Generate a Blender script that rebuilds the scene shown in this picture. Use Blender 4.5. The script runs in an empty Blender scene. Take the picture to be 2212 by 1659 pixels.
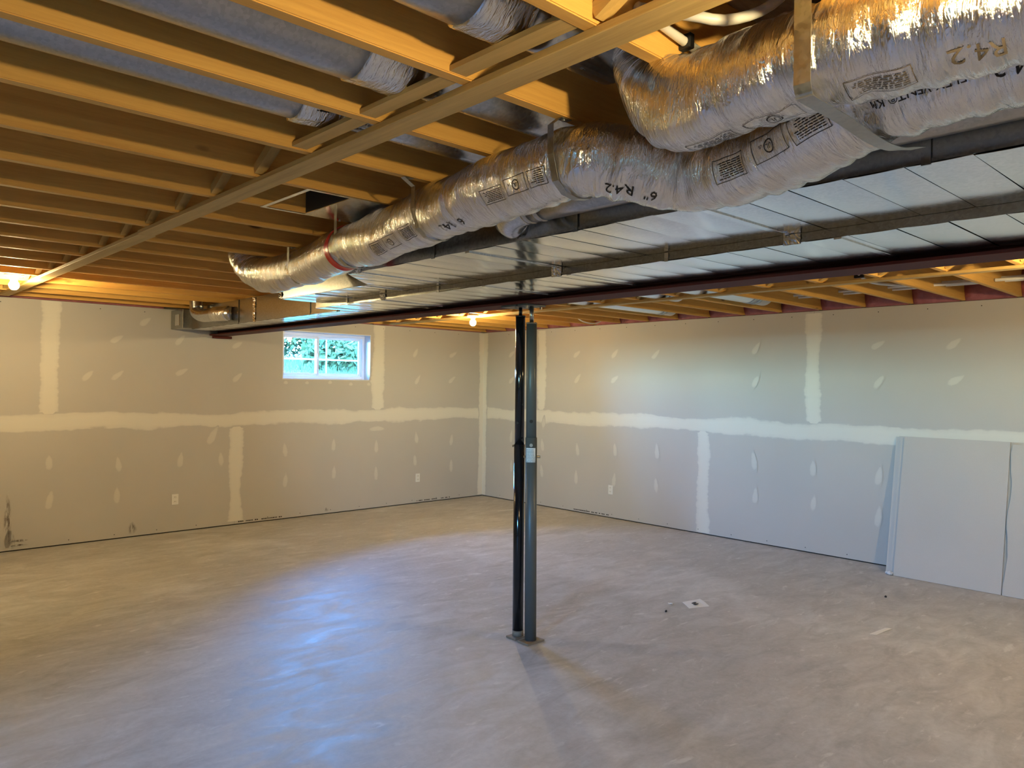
import bpy, bmesh, math, random
import numpy as np
from mathutils import Vector, Matrix
random.seed(7)
rng = np.random.default_rng(11)
SC = bpy.context.scene
COL = SC.collection

# ------------------------------------------------------------------ camera, world, exposure
CAM = Vector((-7.408, -8.570, 1.651))
YAW, PITCH, ROLL, FPX = 0.75079, 0.002476, 0.0121155, 1628.5
_f = Vector((math.sin(YAW)*math.cos(PITCH), math.cos(YAW)*math.cos(PITCH), math.sin(PITCH)))
_r0 = Vector((math.cos(YAW), -math.sin(YAW), 0)); _u0 = _r0.cross(_f)
_r = math.cos(ROLL)*_r0 + math.sin(ROLL)*_u0; _u = -math.sin(ROLL)*_r0 + math.cos(ROLL)*_u0
cd = bpy.data.cameras.new('camera'); cam = bpy.data.objects.new('camera', cd); COL.objects.link(cam)
cd.sensor_width = 36; cd.lens = FPX/2212*36; cd.clip_start = 0.05; cd.clip_end = 300
cam.matrix_world = Matrix(((_r.x, _u.x, -_f.x, CAM.x), (_r.y, _u.y, -_f.y, CAM.y), (_r.z, _u.z, -_f.z, CAM.z), (0, 0, 0, 1)))
SC.camera = cam

SKY_TINT = (0.34, 0.76, 1.18)
SKY = 15.0            # sky strength
BULB = 760.0          # bulb surface radiance
BULB_COL = (1.0, 0.775, 0.39)
w = bpy.data.worlds.new('sky_world'); SC.world = w; w.use_nodes = True
wn = w.node_tree.nodes; wl = w.node_tree.links
sky = wn.new('ShaderNodeTexSky'); sky.sky_type = 'NISHITA'; sky.sun_disc = False
sky.sun_elevation = math.radians(38); sky.sun_rotation = math.radians(215); sky.air_density = 1.0; sky.ozone_density = 1.6; sky.dust_density = 0.6
wt = wn.new('ShaderNodeMix'); wt.data_type = 'RGBA'; wt.blend_type = 'MULTIPLY'; wt.inputs[0].default_value = 1.0; wt.inputs[7].default_value = (*SKY_TINT, 1)   # daylight as a camera balanced for the bulbs records it
wl.new(sky.outputs[0], wt.inputs[6]); wl.new(wt.outputs[2], wn['Background'].inputs[0]); wn['Background'].inputs[1].default_value = SKY
vs = SC.view_settings
vs.view_transform = 'Standard'; vs.look = 'None'; vs.gamma = 1; vs.use_curve_mapping = False; vs.exposure = 1.22
SC.cycles.use_denoising = True
SC.cycles.max_bounces = 10; SC.cycles.diffuse_bounces = 6; SC.cycles.glossy_bounces = 6
SC.cycles.sample_clamp_indirect = 8.0

# ------------------------------------------------------------------ materials
def nm(name):
    m = bpy.data.materials.new(name); m.use_nodes = True
    nt = m.node_tree; b = nt.nodes['Principled BSDF']
    return m, nt, b
def N(nt, t, **kw):
    n = nt.nodes.new(t)
    for k, v in kw.items():
        if k in n.inputs.keys(): n.inputs[k].default_value = v
        else: setattr(n, k, v)
    return n
def ramp(nt, src, stops):
    r = nt.nodes.new('ShaderNodeValToRGB'); e = r.color_ramp.elements
    while len(e) < len(stops): e.new(0.5)
    for el, (p, c) in zip(e, stops):
        el.position = p; el.color = (c[0], c[1], c[2], 1) if not isinstance(c, (int, float)) else (c, c, c, 1)
    nt.links.new(src, r.inputs[0]); return r
def mapping(nt, coord, scale=(1, 1, 1), loc=(0, 0, 0), rnd=False):
    tc = nt.nodes.new('ShaderNodeTexCoord'); src = tc.outputs[coord]
    if rnd:
        oi = nt.nodes.new('ShaderNodeObjectInfo'); mu = N(nt, 'ShaderNodeVectorMath', operation='SCALE'); mu.inputs[0].default_value = (37.3, 11.7, 23.9)
        nt.links.new(oi.outputs['Random'], mu.inputs['Scale'])
        ad = N(nt, 'ShaderNodeVectorMath', operation='ADD'); nt.links.new(src, ad.inputs[0]); nt.links.new(mu.outputs[0], ad.inputs[1]); src = ad.outputs[0]
    mp = nt.nodes.new('ShaderNodeMapping'); mp.inputs['Scale'].default_value = scale; mp.inputs['Location'].default_value = loc
    nt.links.new(src, mp.inputs[0]); return mp.outputs[0]
def noise(nt, vec, scale, detail=4, rough=0.55, dist=0.0):
    n = N(nt, 'ShaderNodeTexNoise', Scale=scale, Detail=detail, Roughness=rough, Distortion=dist); nt.links.new(vec, n.inputs['Vector']); return n.outputs['Fac']
def bump(nt, b, h, strength, dist):
    n = N(nt, 'ShaderNodeBump', Strength=strength, Distance=dist); nt.links.new(h, n.inputs['Height']); nt.links.new(n.outputs[0], b.inputs['Normal']); return n
def mixc(nt, fac, a, bcol, mode='MIX'):
    n = nt.nodes.new('ShaderNodeMix'); n.data_type = 'RGBA'; n.blend_type = mode
    for i, v in ((0, fac), (6, a), (7, bcol)):
        if isinstance(v, (tuple, list)): n.inputs[i].default_value = (*v, 1)
        elif isinstance(v, (int, float)): n.inputs[i].default_value = v
        else: nt.links.new(v, n.inputs[i])
    return n.outputs[2]
def math_(nt, op, a, b=None, clamp=False):
    n = N(nt, 'ShaderNodeMath', operation=op, use_clamp=clamp)
    for i, v in ((0, a), (1, b)):
        if v is None: continue
        if isinstance(v, (int, float)): n.inputs[i].default_value = v
        else: nt.links.new(v, n.inputs[i])
    return n.outputs[0]
def plain(name, col, rough=0.5, metal=0.0, spec=0.5, emit=None, estr=0):
    m, nt, b = nm(name); b.inputs['Base Color'].default_value = (*col, 1); b.inputs['Roughness'].default_value = rough
    b.inputs['Metallic'].default_value = metal; b.inputs['Specular IOR Level'].default_value = spec
    if emit: b.inputs['Emission Color'].default_value = (*emit, 1); b.inputs['Emission Strength'].default_value = estr
    return m

def wood(name, axis, light, dark, knots=True):
    m, nt, b = nm(name)
    sc = {'x': (0.55, 9, 9), 'y': (9, 0.55, 9), 'z': (9, 9, 0.55)}[axis]
    v = mapping(nt, 'Object', sc, rnd=True)
    g = noise(nt, v, 2.2, 5, 0.6, 0.8)
    fine = noise(nt, mapping(nt, 'Object', tuple(s*7 for s in sc), rnd=True), 3.0, 3, 0.6)
    c = ramp(nt, g, [(0.3, dark), (0.7, light)]).outputs[0]
    c = mixc(nt, 0.18, c, ramp(nt, fine, [(0.3, tuple(x*0.7 for x in dark)), (0.7, light)]).outputs[0])
    blot = noise(nt, mapping(nt, 'Object', tuple(s*0.25 for s in sc), rnd=True), 1.5, 2)
    c = mixc(nt, ramp(nt, blot, [(0.45, 0.0), (0.75, 0.35)]).outputs[0], c, tuple(x*0.75 for x in light))
    if knots:
        ks = {'x': (1.7, 0.5, 4.2), 'y': (4.6, 2.0, 0.5), 'z': (4.6, 4.6, 2.0)}[axis]
        vo = N(nt, 'ShaderNodeTexVoronoi', Scale=1.0); nt.links.new(mapping(nt, 'Object', ks, rnd=True), vo.inputs['Vector'])
        k = ramp(nt, vo.outputs['Distance'], [(0.045, 1.0), (0.085, 0.0)]).outputs[0]
        c = mixc(nt, math_(nt, 'MULTIPLY', k, 0.85), c, (0.085, 0.030, 0.010))
    nt.links.new(c, b.inputs['Base Color']); b.inputs['Roughness'].default_value = 0.62; b.inputs['Specular IOR Level'].default_value = 0.3
    bump(nt, b, fine, 0.12, 0.002)
    return m
PINE_L, PINE_D = (0.80, 0.465, 0.12), (0.61, 0.315, 0.07)
M_JOIST = wood('pine_joist', 'x', PINE_L, PINE_D)
M_STRAP = wood('pine_strapping', 'y', (0.66, 0.45, 0.16), (0.44, 0.28, 0.09))
M_BRACE = wood('pine_brace', 'y', (0.68, 0.45, 0.15), (0.50, 0.32, 0.10), False)
def osb():
    m, nt, b = nm('subfloor_board'); v = mapping(nt, 'Object', (6, 22, 6))
    c = ramp(nt, noise(nt, v, 2.0, 4), [(0.3, (0.26, 0.17, 0.085)), (0.7, (0.46, 0.32, 0.17))]).outputs[0]
    nt.links.new(c, b.inputs['Base Color']); b.inputs['Roughness'].default_value = 0.8; return m
M_SUB = osb()

PAPER = (0.54, 0.515, 0.475); MUD = (0.74, 0.71, 0.63)
def paper_color(nt):
    n1 = noise(nt, mapping(nt, 'Generated', (1, 1, 1)), 3.0, 2)
    tc = nt.nodes.new('ShaderNodeNewGeometry')
    n2 = N(nt, 'ShaderNodeTexNoise', Scale=0.9, Detail=3); nt.links.new(tc.outputs['Position'], n2.inputs['Vector'])
    n3 = N(nt, 'ShaderNodeTexNoise', Scale=260, Detail=1); nt.links.new(tc.outputs['Position'], n3.inputs['Vector'])
    c = ramp(nt, n2.outputs['Fac'], [(0.3, tuple(x*0.96 for x in PAPER)), (0.7, tuple(x*1.04 for x in PAPER))]).outputs[0]
    return mixc(nt, 0.10, c, ramp(nt, n3.outputs['Fac'], [(0.35, tuple(x*0.8 for x in PAPER)), (0.65, tuple(x*1.2 for x in PAPER))]).outputs[0]), tc
def drywall():
    m, nt, b = nm('drywall_paper'); c, _ = paper_color(nt); nt.links.new(c, b.inputs['Base Color'])
    b.inputs['Roughness'].default_value = 0.7; b.inputs['Specular IOR Level'].default_value = 0.25; return m
M_PAPER = drywall()
def mud(name, amount=0.35, strength=1.0):
    m, nt, b = nm(name); c, tc = paper_color(nt)
    at = N(nt, 'ShaderNodeAttribute', attribute_name='mask')
    n = N(nt, 'ShaderNodeTexNoise', Scale=9.0, Detail=4); nt.links.new(tc.outputs['Position'], n.inputs['Vector'])
    mp = nt.nodes.new('ShaderNodeMapping'); mp.inputs['Scale'].default_value = (1.2, 1.2, 9); nt.links.new(tc.outputs['Position'], mp.inputs[0])
    n2 = N(nt, 'ShaderNodeTexNoise', Scale=3.0, Detail=4); nt.links.new(mp.outputs[0], n2.inputs['Vector'])
    s = math_(nt, 'ADD', n.outputs['Fac'], n2.outputs['Fac'])
    s = math_(nt, 'MULTIPLY', math_(nt, 'SUBTRACT', s, 1.0), amount*2)
    f = math_(nt, 'ADD', at.outputs['Fac'], s)
    f = ramp(nt, f, [(0.25, 0.0), (0.5, 0.8*strength), (0.9, strength)]).outputs[0]
    edge = math_(nt, 'MINIMUM', math_(nt, 'MULTIPLY', at.outputs['Fac'], 8.0), 1.0)
    f = math_(nt, 'MULTIPLY', f, edge, True)
    nt.links.new(mixc(nt, f, c, MUD), b.inputs['Base Color']); b.inputs['Roughness'].default_value = 0.65; b.inputs['Specular IOR Level'].default_value = 0.3
    return m
M_MUD = mud('joint_compound'); M_SPOT = mud('screw_compound', 0.35, 0.55)
def stainmat():
    m, nt, b = nm('brown_scuff'); c, tc = paper_color(nt)
    at = N(nt, 'ShaderNodeAttribute', attribute_name='mask')
    mp = nt.nodes.new('ShaderNodeMapping'); mp.inputs['Scale'].default_value = (40, 40, 8); nt.links.new(tc.outputs['Position'], mp.inputs[0])
    n = N(nt, 'ShaderNodeTexNoise', Scale=1.0, Detail=5, Roughness=0.7); nt.links.new(mp.outputs[0], n.inputs['Vector'])
    f = math_(nt, 'MULTIPLY', ramp(nt, n.outputs['Fac'], [(0.42, 0.0), (0.62, 1.0)]).outputs[0], at.outputs['Fac'], True)
    nt.links.new(mixc(nt, f, c, (0.05, 0.022, 0.008)), b.inputs['Base Color']); b.inputs['Roughness'].default_value = 0.8; return m
M_STAIN = stainmat()
def concrete():
    m, nt, b = nm('concrete_slab'); v = mapping(nt, 'Object')
    big = noise(nt, v, 0.55, 5, 0.6, 0.6)
    mid = noise(nt, mapping(nt, 'Object', (1.0, 2.2, 1)), 2.6, 6, 0.62, 1.0)
    sm = noise(nt, v, 30, 4, 0.7)
    c = ramp(nt, mid, [(0.32, (0.33, 0.31, 0.285)), (0.5, (0.47, 0.45, 0.425)), (0.68, (0.61, 0.59, 0.565))]).outputs[0]
    c = mixc(nt, ramp(nt, big, [(0.38, 0.5), (0.62, 0.0)]).outputs[0], c, (0.37, 0.335, 0.30))
    c = mixc(nt, ramp(nt, big, [(0.52, 0.0), (0.70, 0.45)]).outputs[0], c, (0.66, 0.645, 0.63))
    c = mixc(nt, 0.18, c, ramp(nt, sm, [(0.3, (0.36, 0.34, 0.32)), (0.7, (0.72, 0.70, 0.68))]).outputs[0])
    # pale trowel flecks and dusty scuffs with shapes of their own
    fl = noise(nt, mapping(nt, 'Object', (3.2, 9.0, 1), (4, 2, 0)), 1.6, 5, 0.65, 0.5)
    c = mixc(nt, ramp(nt, fl, [(0.60, 0.0), (0.70, 0.55)]).outputs[0], c, (0.72, 0.70, 0.66))
    nt.links.new(c, b.inputs['Base Color'])
    nt.links.new(ramp(nt, mid, [(0.3, 0.44), (0.7, 0.66)]).outputs[0], b.inputs['Roughness'])
    b.inputs['Specular IOR Level'].default_value = 0.22
    bump(nt, b, math_(nt, 'ADD', math_(nt, 'MULTIPLY', mid, 2.0), sm), 0.16, 0.005)
    return m
M_CONC = concrete()
def galv(name, col, rough, spangle=0.06, bmp=0.03, dirty=0.25):
    m, nt, b = nm(name); v = mapping(nt, 'Object', rnd=True)
    vo = N(nt, 'ShaderNodeTexVoronoi', Scale=110.0); nt.links.new(v, vo.inputs['Vector'])
    bw = nt.nodes.new('ShaderNodeRGBToBW'); nt.links.new(vo.outputs['Color'], bw.inputs[0])
    dirt = noise(nt, mapping(nt, 'Object', (1.5, 5, 5), rnd=True), 2.0, 4)
    c = ramp(nt, bw.outputs[0], [(0.1, tuple(x*0.88 for x in col)), (0.9, tuple(min(1, x*1.08) for x in col))]).outputs[0]
    c = mixc(nt, ramp(nt, dirt, [(0.55, 0.0), (0.8, dirty)]).outputs[0], c, tuple(x*0.6 for x in col))
    nt.links.new(c, b.inputs['Base Color']); b.inputs['Metallic'].default_value = 1.0
    r = math_(nt, 'ADD', math_(nt, 'MULTIPLY', bw.outputs[0], spangle), rough); nt.links.new(r, b.inputs['Roughness'])
    bump(nt, b, noise(nt, v, 9, 3), bmp, 0.004)
    return m
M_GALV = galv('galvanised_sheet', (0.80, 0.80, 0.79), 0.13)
M_GSHADE = galv('galvanised_shaded', (0.40, 0.40, 0.38), 0.22, 0.04, 0.006, 0.08)  # darker copy of the sheet metal, shade of the duct sides in its colour
M_PIPE = galv('galvanised_pipe', (0.60, 0.61, 0.62), 0.22)
M_PIPE2 = galv('dull_pipe', (0.44, 0.445, 0.45), 0.30, 0.03, 0.008, 0.1)
M_PIPE3 = plain('pale_pipe', (0.78, 0.79, 0.80), 0.28, 0.55)
M_HANG = galv('hanger_strap_steel', (0.46, 0.45, 0.40), 0.28, 0.15, 0.05)
M_TAPE = None
def foil(name, col, rough, fine):
    m, nt, b = nm(name)
    uv = nt.nodes.new('ShaderNodeUVMap'); uv.uv_map = 'UVMap'
    def mp(s, loc=(0, 0, 0)):
        n = nt.nodes.new('ShaderNodeMapping'); n.inputs['Scale'].default_value = s; n.inputs['Location'].default_value = loc; nt.links.new(uv.outputs[0], n.inputs[0]); return n.outputs[0]
    a = noise(nt, mp((120*fine, 17*fine, 1)), 1.0, 4, 0.6, 1.0)
    a = math_(nt, 'ABSOLUTE', math_(nt, 'SUBTRACT', a, 0.5))
    bb = noise(nt, mp((26*fine, 8*fine, 1), (3, 5, 0)), 1.0, 3, 0.5, 1.5)
    bb = math_(nt, 'ABSOLUTE', math_(nt, 'SUBTRACT', bb, 0.5))
    cc = noise(nt, mp((8, 5, 1), (9, 1, 0)), 1.0, 2)
    h = math_(nt, 'ADD', math_(nt, 'MULTIPLY', a, 0.8), math_(nt, 'ADD', math_(nt, 'MULTIPLY', bb, 1.5), math_(nt, 'MULTIPLY', cc, 0.8)))
    b.inputs['Base Color'].default_value = (*col, 1); b.inputs['Metallic'].default_value = 1.0; b.inputs['Roughness'].default_value = rough
    bump(nt, b, h, 0.6, 0.012)
    return m
M_FOIL = foil('foil_jacket', (0.84, 0.83, 0.81), 0.115, 1.0)
M_FTAPE = foil('foil_tape', (0.82, 0.82, 0.80), 0.16, 0.7)
M_CRUMP = plain('crumpled_foil_tape', (0.82, 0.82, 0.80), 0.10, 1.0)
M_RTAPE = plain('red_tape', (0.70, 0.02, 0.015), 0.3)
M_INK = plain('print_ink', (0.045, 0.036, 0.030), 0.8, 0.0, 0.1)
M_RED = plain('oxide_primer', (0.095, 0.018, 0.012), 0.65, 0.0, 0.2)
M_BLACK = plain('black_gloss_paint', (0.008, 0.008, 0.009), 0.13)
M_GREY = plain('grey_paint', (0.085, 0.090, 0.084), 0.42)
M_RUST = plain('dusty_steel', (0.26, 0.21, 0.15), 0.7, 0.3)
M_SCREW = plain('screw_steel', (0.45, 0.44, 0.40), 0.3, 1.0)
M_WHITE = plain('white_plastic', (0.80, 0.79, 0.75), 0.35)
M_PORC = plain('porcelain', (0.82, 0.80, 0.74), 0.25)
M_PEX = plain('white_pipe', (0.72, 0.70, 0.64), 0.35)
M_BLK = plain('black_plastic', (0.012, 0.012, 0.013), 0.4)
M_VINYL = plain('vinyl_frame', (0.80, 0.81, 0.83), 0.35)
_nt = M_VINYL.node_tree; _tr = _nt.nodes.new('ShaderNodeBsdfTranslucent'); _tr.inputs[0].default_value = (0.75, 0.78, 0.80, 1)      # translucency added so the frame glows with the window's overexposed glare
_mx = _nt.nodes.new('ShaderNodeMixShader'); _mx.inputs[0].default_value = 0.15
_nt.links.new(_nt.nodes['Principled BSDF'].outputs[0], _mx.inputs[1]); _nt.links.new(_tr.outputs[0], _mx.inputs[2]); _nt.links.new(_mx.outputs[0], _nt.nodes['Material Output'].inputs[0])
M_LABEL = plain('label_paper', (0.70, 0.69, 0.65), 0.6)
M_DARK = plain('dark_gap', (0.03, 0.025, 0.02), 0.9)
M_BACK = plain('foundation_wall', (0.16, 0.14, 0.12), 0.9)
M_BULB = plain('lit_bulb', (1, 1, 1), 0.5, emit=BULB_COL, estr=BULB)
M_SLOT = plain('outlet_slot', (0.05, 0.05, 0.05), 0.6)
M_SCRAP = plain('scrap_paper', (0.74, 0.72, 0.68), 0.7)
M_GYP = plain('gypsum_edge', (0.70, 0.70, 0.70), 0.8)
def pinkmat():
    m, nt, b = nm('pink_insulation'); v = mapping(nt, 'Object', rnd=True)
    c = ramp(nt, noise(nt, v, 7, 4), [(0.3, (0.24, 0.055, 0.06)), (0.7, (0.42, 0.14, 0.14))]).outputs[0]
    nt.links.new(c, b.inputs['Base Color']); b.inputs['Roughness'].default_value = 0.5
    b.inputs['Coat Weight'].default_value = 0.35; b.inputs['Coat Roughness'].default_value = 0.25
    bump(nt, b, noise(nt, v, 16, 3), 0.5, 0.02); return m
M_PINK = pinkmat()
def glassmat():
    m = bpy.data.materials.new('window_glass'); m.use_nodes = True; nt = m.node_tree; nt.nodes.remove(nt.nodes['Principled BSDF'])
    t = nt.nodes.new('ShaderNodeBsdfTransparent'); t.inputs[0].default_value = (0.93, 0.95, 0.95, 1)
    g = nt.nodes.new('ShaderNodeBsdfGlossy'); g.inputs['Roughness'].default_value = 0.02
    fr = nt.nodes.new('ShaderNodeFresnel'); fr.inputs[0].default_value = 1.45
    mx = nt.nodes.new('ShaderNodeMixShader'); nt.links.new(fr.outputs[0], mx.inputs[0]); nt.links.new(t.outputs[0], mx.inputs[1]); nt.links.new(g.outputs[0], mx.inputs[2])
    nt.links.new(mx.outputs[0], nt.nodes['Material Output'].inputs[0]); return m
M_GLASS = glassmat()
def ground():
    m, nt, b = nm('grass_ground'); c = ramp(nt, noise(nt, mapping(nt, 'Object'), 4, 5), [(0.3, (0.018, 0.026, 0.010)), (0.7, (0.045, 0.055, 0.024))]).outputs[0]
    nt.links.new(c, b.inputs['Base Color']); b.inputs['Roughness'].default_value = 0.9; b.inputs['Specular IOR Level'].default_value = 0.03; return m
M_GRASS = ground()
M_LEAF = [plain('leaf_%s' % n, c, 0.9, 0.0, 0.03) for n, c in (('dark', (0.006, 0.011, 0.005)), ('mid', (0.011, 0.021, 0.009)), ('pale', (0.020, 0.032, 0.015)))]
M_BARK = plain('bark', (0.11, 0.08, 0.055), 0.9)
M_FENCE = plain('weathered_fence', (0.10, 0.10, 0.10), 0.8, 0.0, 0.05)

# ------------------------------------------------------------------ mesh helpers
def link(name, me, mat=None, parent=None):
    o = bpy.data.objects.new(name, me); COL.objects.link(o)
    if mat and me and not me.materials: me.materials.append(mat)
    if parent: o.parent = parent
    return o
def mesh(name, v, f, mat=None, parent=None, smooth=False, loc=None):
    me = bpy.data.meshes.new(name); me.from_pydata([tuple(map(float, x)) for x in v], [], [tuple(map(int, q)) for q in f]); me.update()
    if smooth: me.shade_smooth()
    o = link(name, me, mat, parent)
    if loc is not None: o.location = loc
    return o
def boxes_vf(bl):
    v, f = [], []
    for (x0, x1, y0, y1, z0, z1) in bl:
        b = len(v); v += [(x0, y0, z0), (x1, y0, z0), (x1, y1, z0), (x0, y1, z0), (x0, y0, z1), (x1, y0, z1), (x1, y1, z1), (x0, y1, z1)]
        f += [tuple(b+i for i in q) for q in ((0, 3, 2, 1), (4, 5, 6, 7), (0, 1, 5, 4), (1, 2, 6, 5), (2, 3, 7, 6), (3, 0, 4, 7))]
    return v, f
def boxes(name, bl, mat, parent=None, bevel=0.0, loc=None):
    v, f = boxes_vf(bl)
    if bevel:
        bm = bmesh.new(); vs_ = [bm.verts.new(p) for p in v]
        for q in f: bm.faces.new([vs_[i] for i in q])
        bmesh.ops.bevel(bm, geom=bm.edges[:], offset=bevel, segments=1, affect='EDGES', clamp_overlap=True)
        me = bpy.data.meshes.new(name); bm.to_mesh(me); bm.free(); o = link(name, me, mat, parent)
    else: o = mesh(name, v, f, mat, parent)
    if loc is not None: o.location = loc
    return o
def tag(o, label, cat, group=None):
    o['label'] = label; o['category'] = cat
    if group: o['group'] = group
    return o
def struct(o): o['kind'] = 'structure'; return o
def thing(name, label, cat, loc=(0, 0, 0), group=None):
    o = bpy.data.objects.new(name, None); COL.objects.link(o); o.location = loc; o.empty_display_size = 0.1
    return tag(o, label, cat, group)
def catmull(P, n):
    P = np.array(P, float); Q = np.vstack([2*P[0]-P[1], P, 2*P[-1]-P[-2]]); out = []
    for i in range(1, len(Q)-2):
        t = np.linspace(0, 1, n, endpoint=False)[:, None]; p0, p1, p2, p3 = Q[i-1], Q[i], Q[i+1], Q[i+2]
        out.append(0.5*((2*p1)+(-p0+p2)*t+(2*p0-5*p1+4*p2-p3)*t**2+(-p0+3*p1-3*p2+p3)*t**3))
    return np.vstack(out+[P[-1:]])
class Path:
    """centre line resampled by arc length, with transported frames (e1 to the room side, e2 up)"""
    def __init__(s, P, step, n=24):
        c = catmull(P, n); d = np.r_[0, np.cumsum(np.linalg.norm(np.diff(c, axis=0), axis=1))]
        s.L = d[-1]; m = max(2, int(round(s.L/step))+1); s.s = np.linspace(0, s.L, m)
        s.c = np.stack([np.interp(s.s, d, c[:, k]) for k in range(3)], 1)
        T = np.gradient(s.c, axis=0); T /= np.linalg.norm(T, axis=1)[:, None]; s.T = T
        mid = m//2; e2 = np.zeros((m, 3)); up = np.array([0, 0, 1.0])
        if abs(T[mid][2]) > 0.95: up = np.array([0, 1.0, 0])
        e2[mid] = up-T[mid]*(up@T[mid]); e2[mid] /= np.linalg.norm(e2[mid])
        for rngk in (range(mid+1, m), range(mid-1, -1, -1)):
            for i in rngk:
                j = i-1 if i > mid else i+1; q = e2[j]-T[i]*(e2[j]@T[i]); e2[i] = q/np.linalg.norm(q)
        s.e2 = e2; s.e1 = np.cross(T, e2)
    def at(s, u, th, r):
        u = np.asarray(u); g = lambda A: np.stack([np.interp(u, s.s, A[:, k]) for k in range(3)], -1)
        return g(s.c)+(np.cos(th)[..., None]*g(s.e1)-np.sin(th)[..., None]*g(s.e2))*np.asarray(r)[..., None]
def tube(name, P, r, mat, parent=None, seg=16, step=0.04, rad=None, caps=True, path=None, s0=None, s1=None, uv=False):
    pa = path or Path(P, step); sel = np.ones(len(pa.s), bool)
    if s0 is not None: sel = (pa.s >= s0) & (pa.s <= s1)
    ss = pa.s[sel]; n = len(ss); th = np.linspace(0, 2*np.pi, seg, endpoint=False)
    S, TH = np.meshgrid(ss, th, indexing='ij'); RR = rad(S, TH) if rad else np.full(S.shape, r)
    V = pa.at(S, TH, RR).reshape(-1, 3); F = []
    for i in range(n-1):
        for j in range(seg):
            k = (j+1) % seg; F.append((i*seg+j, i*seg+k, (i+1)*seg+k, (i+1)*seg+j))
    if caps: F.append(tuple(reversed(range(seg)))); F.append(tuple((n-1)*seg+j for j in range(seg)))
    me = bpy.data.meshes.new(name); me.from_pydata(V.tolist(), [], F); me.update(); me.shade_smooth()
    if uv:
        l = me.uv_layers.new(name='UVMap'); vi = np.zeros(len(me.loops), int); me.loops.foreach_get('vertex_index', vi)
        U = S.reshape(-1)[vi]; A = TH.reshape(-1)[vi].copy(); pol = np.zeros(len(me.loops), int)
        for p in me.polygons:
            li = list(p.loop_indices); a = A[li]
            if a.max()-a.min() > np.pi: A[li] = np.where(a < np.pi, a+2*np.pi, a)
        l.data.foreach_set('uv', np.stack([U, A*r], 1).reshape(-1))
    o = link(name, me, mat, parent); o_path = pa
    return o, o_path
def cyl(name, a, b, r, mat, parent=None, seg=16, r2=None, smooth=True):
    a, b = Vector(a), Vector(b); d = (b-a).normalized(); e = d.orthogonal().normalized(); g = d.cross(e); r2 = r if r2 is None else r2
    v = [a+(e*math.cos(t)+g*math.sin(t))*r for t in [2*math.pi*i/seg for i in range(seg)]]
    v += [b+(e*math.cos(t)+g*math.sin(t))*r2 for t in [2*math.pi*i/seg for i in range(seg)]]
    f = [(i, (i+1) % seg, seg+(i+1) % seg, seg+i) for i in range(seg)]+[tuple(reversed(range(seg))), tuple(range(seg, 2*seg))]
    o = mesh(name, v, f, mat, parent)
    if smooth:
        for p in o.data.polygons[:seg]: p.use_smooth = True
    return o
def lathe(name, prof, loc, mat, parent=None, seg=20, caps=True):
    v, f = [], []
    for (r, z) in prof: v += [(loc[0]+r*math.cos(2*math.pi*i/seg), loc[1]+r*math.sin(2*math.pi*i/seg), loc[2]+z) for i in range(seg)]
    for k in range(len(prof)-1):
        f += [(k*seg+i, k*seg+(i+1) % seg, (k+1)*seg+(i+1) % seg, (k+1)*seg+i) for i in range(seg)]
    if caps: f += [tuple(reversed(range(seg))), tuple((len(prof)-1)*seg+i for i in range(seg))]
    o = mesh(name, v, f, mat, parent, smooth=False)
    for p in o.data.polygons[:(len(prof)-1)*seg]: p.use_smooth = True
    return o
def ribbon(name, P, wdir, width, th, mat, parent=None, n=6):
    c = catmull(P, n) if n > 1 else np.array(P, float); wd = np.array(wdir, float); wd /= np.linalg.norm(wd)
    T = np.gradient(c, axis=0); T /= np.linalg.norm(T, axis=1)[:, None]; nn = np.cross(T, wd); nn /= np.linalg.norm(nn, axis=1)[:, None]
    v = []; f = []
    for i in range(len(c)):
        for a, b in ((-1, -1), (1, -1), (1, 1), (-1, 1)): v.append(c[i]+wd*width/2*a+nn[i]*th/2*b)
    for i in range(len(c)-1):
        for j in range(4): k = (j+1) % 4; f.append((i*4+j, i*4+k, i*4+4+k, i*4+4+j))
    m = len(c)-1; f += [(3, 2, 1, 0), (m*4, m*4+1, m*4+2, m*4+3)]
    return mesh(name, v, f, mat, parent)
def text2d(body, size):
    cu = bpy.data.curves.new('t', 'FONT'); cu.body = body; cu.size = size; cu.resolution_u = 2
    o = bpy.data.objects.new('t', cu); COL.objects.link(o); dg = bpy.context.evaluated_depsgraph_get()
    me = bpy.data.meshes.new_from_object(o.evaluated_get(dg)); bpy.data.objects.remove(o); bpy.data.curves.remove(cu)
    bm = bmesh.new(); bm.from_mesh(me); bpy.data.meshes.remove(me)
    bmesh.ops.remove_doubles(bm, verts=bm.verts, dist=1e-6); return bm
def cutgrid(bm, dx):
    xs = [v.co.x for v in bm.verts]; ys = [v.co.y for v in bm.verts]
    for ax, lo, hi in ((0, min(xs), max(xs)), (1, min(ys), max(ys))):
        t = lo+dx
        while t < hi:
            no = (1, 0, 0) if ax == 0 else (0, 1, 0); co = (t, 0, 0) if ax == 0 else (0, t, 0)
            bmesh.ops.bisect_plane(bm, geom=bm.verts[:]+bm.edges[:]+bm.faces[:], plane_co=co, plane_no=no); t += dx
def bm_vf(bm): 
    bm.verts.index_update(); return np.array([v.co[:] for v in bm.verts]), [tuple(v.index for v in f.verts) for f in bm.faces]

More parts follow.
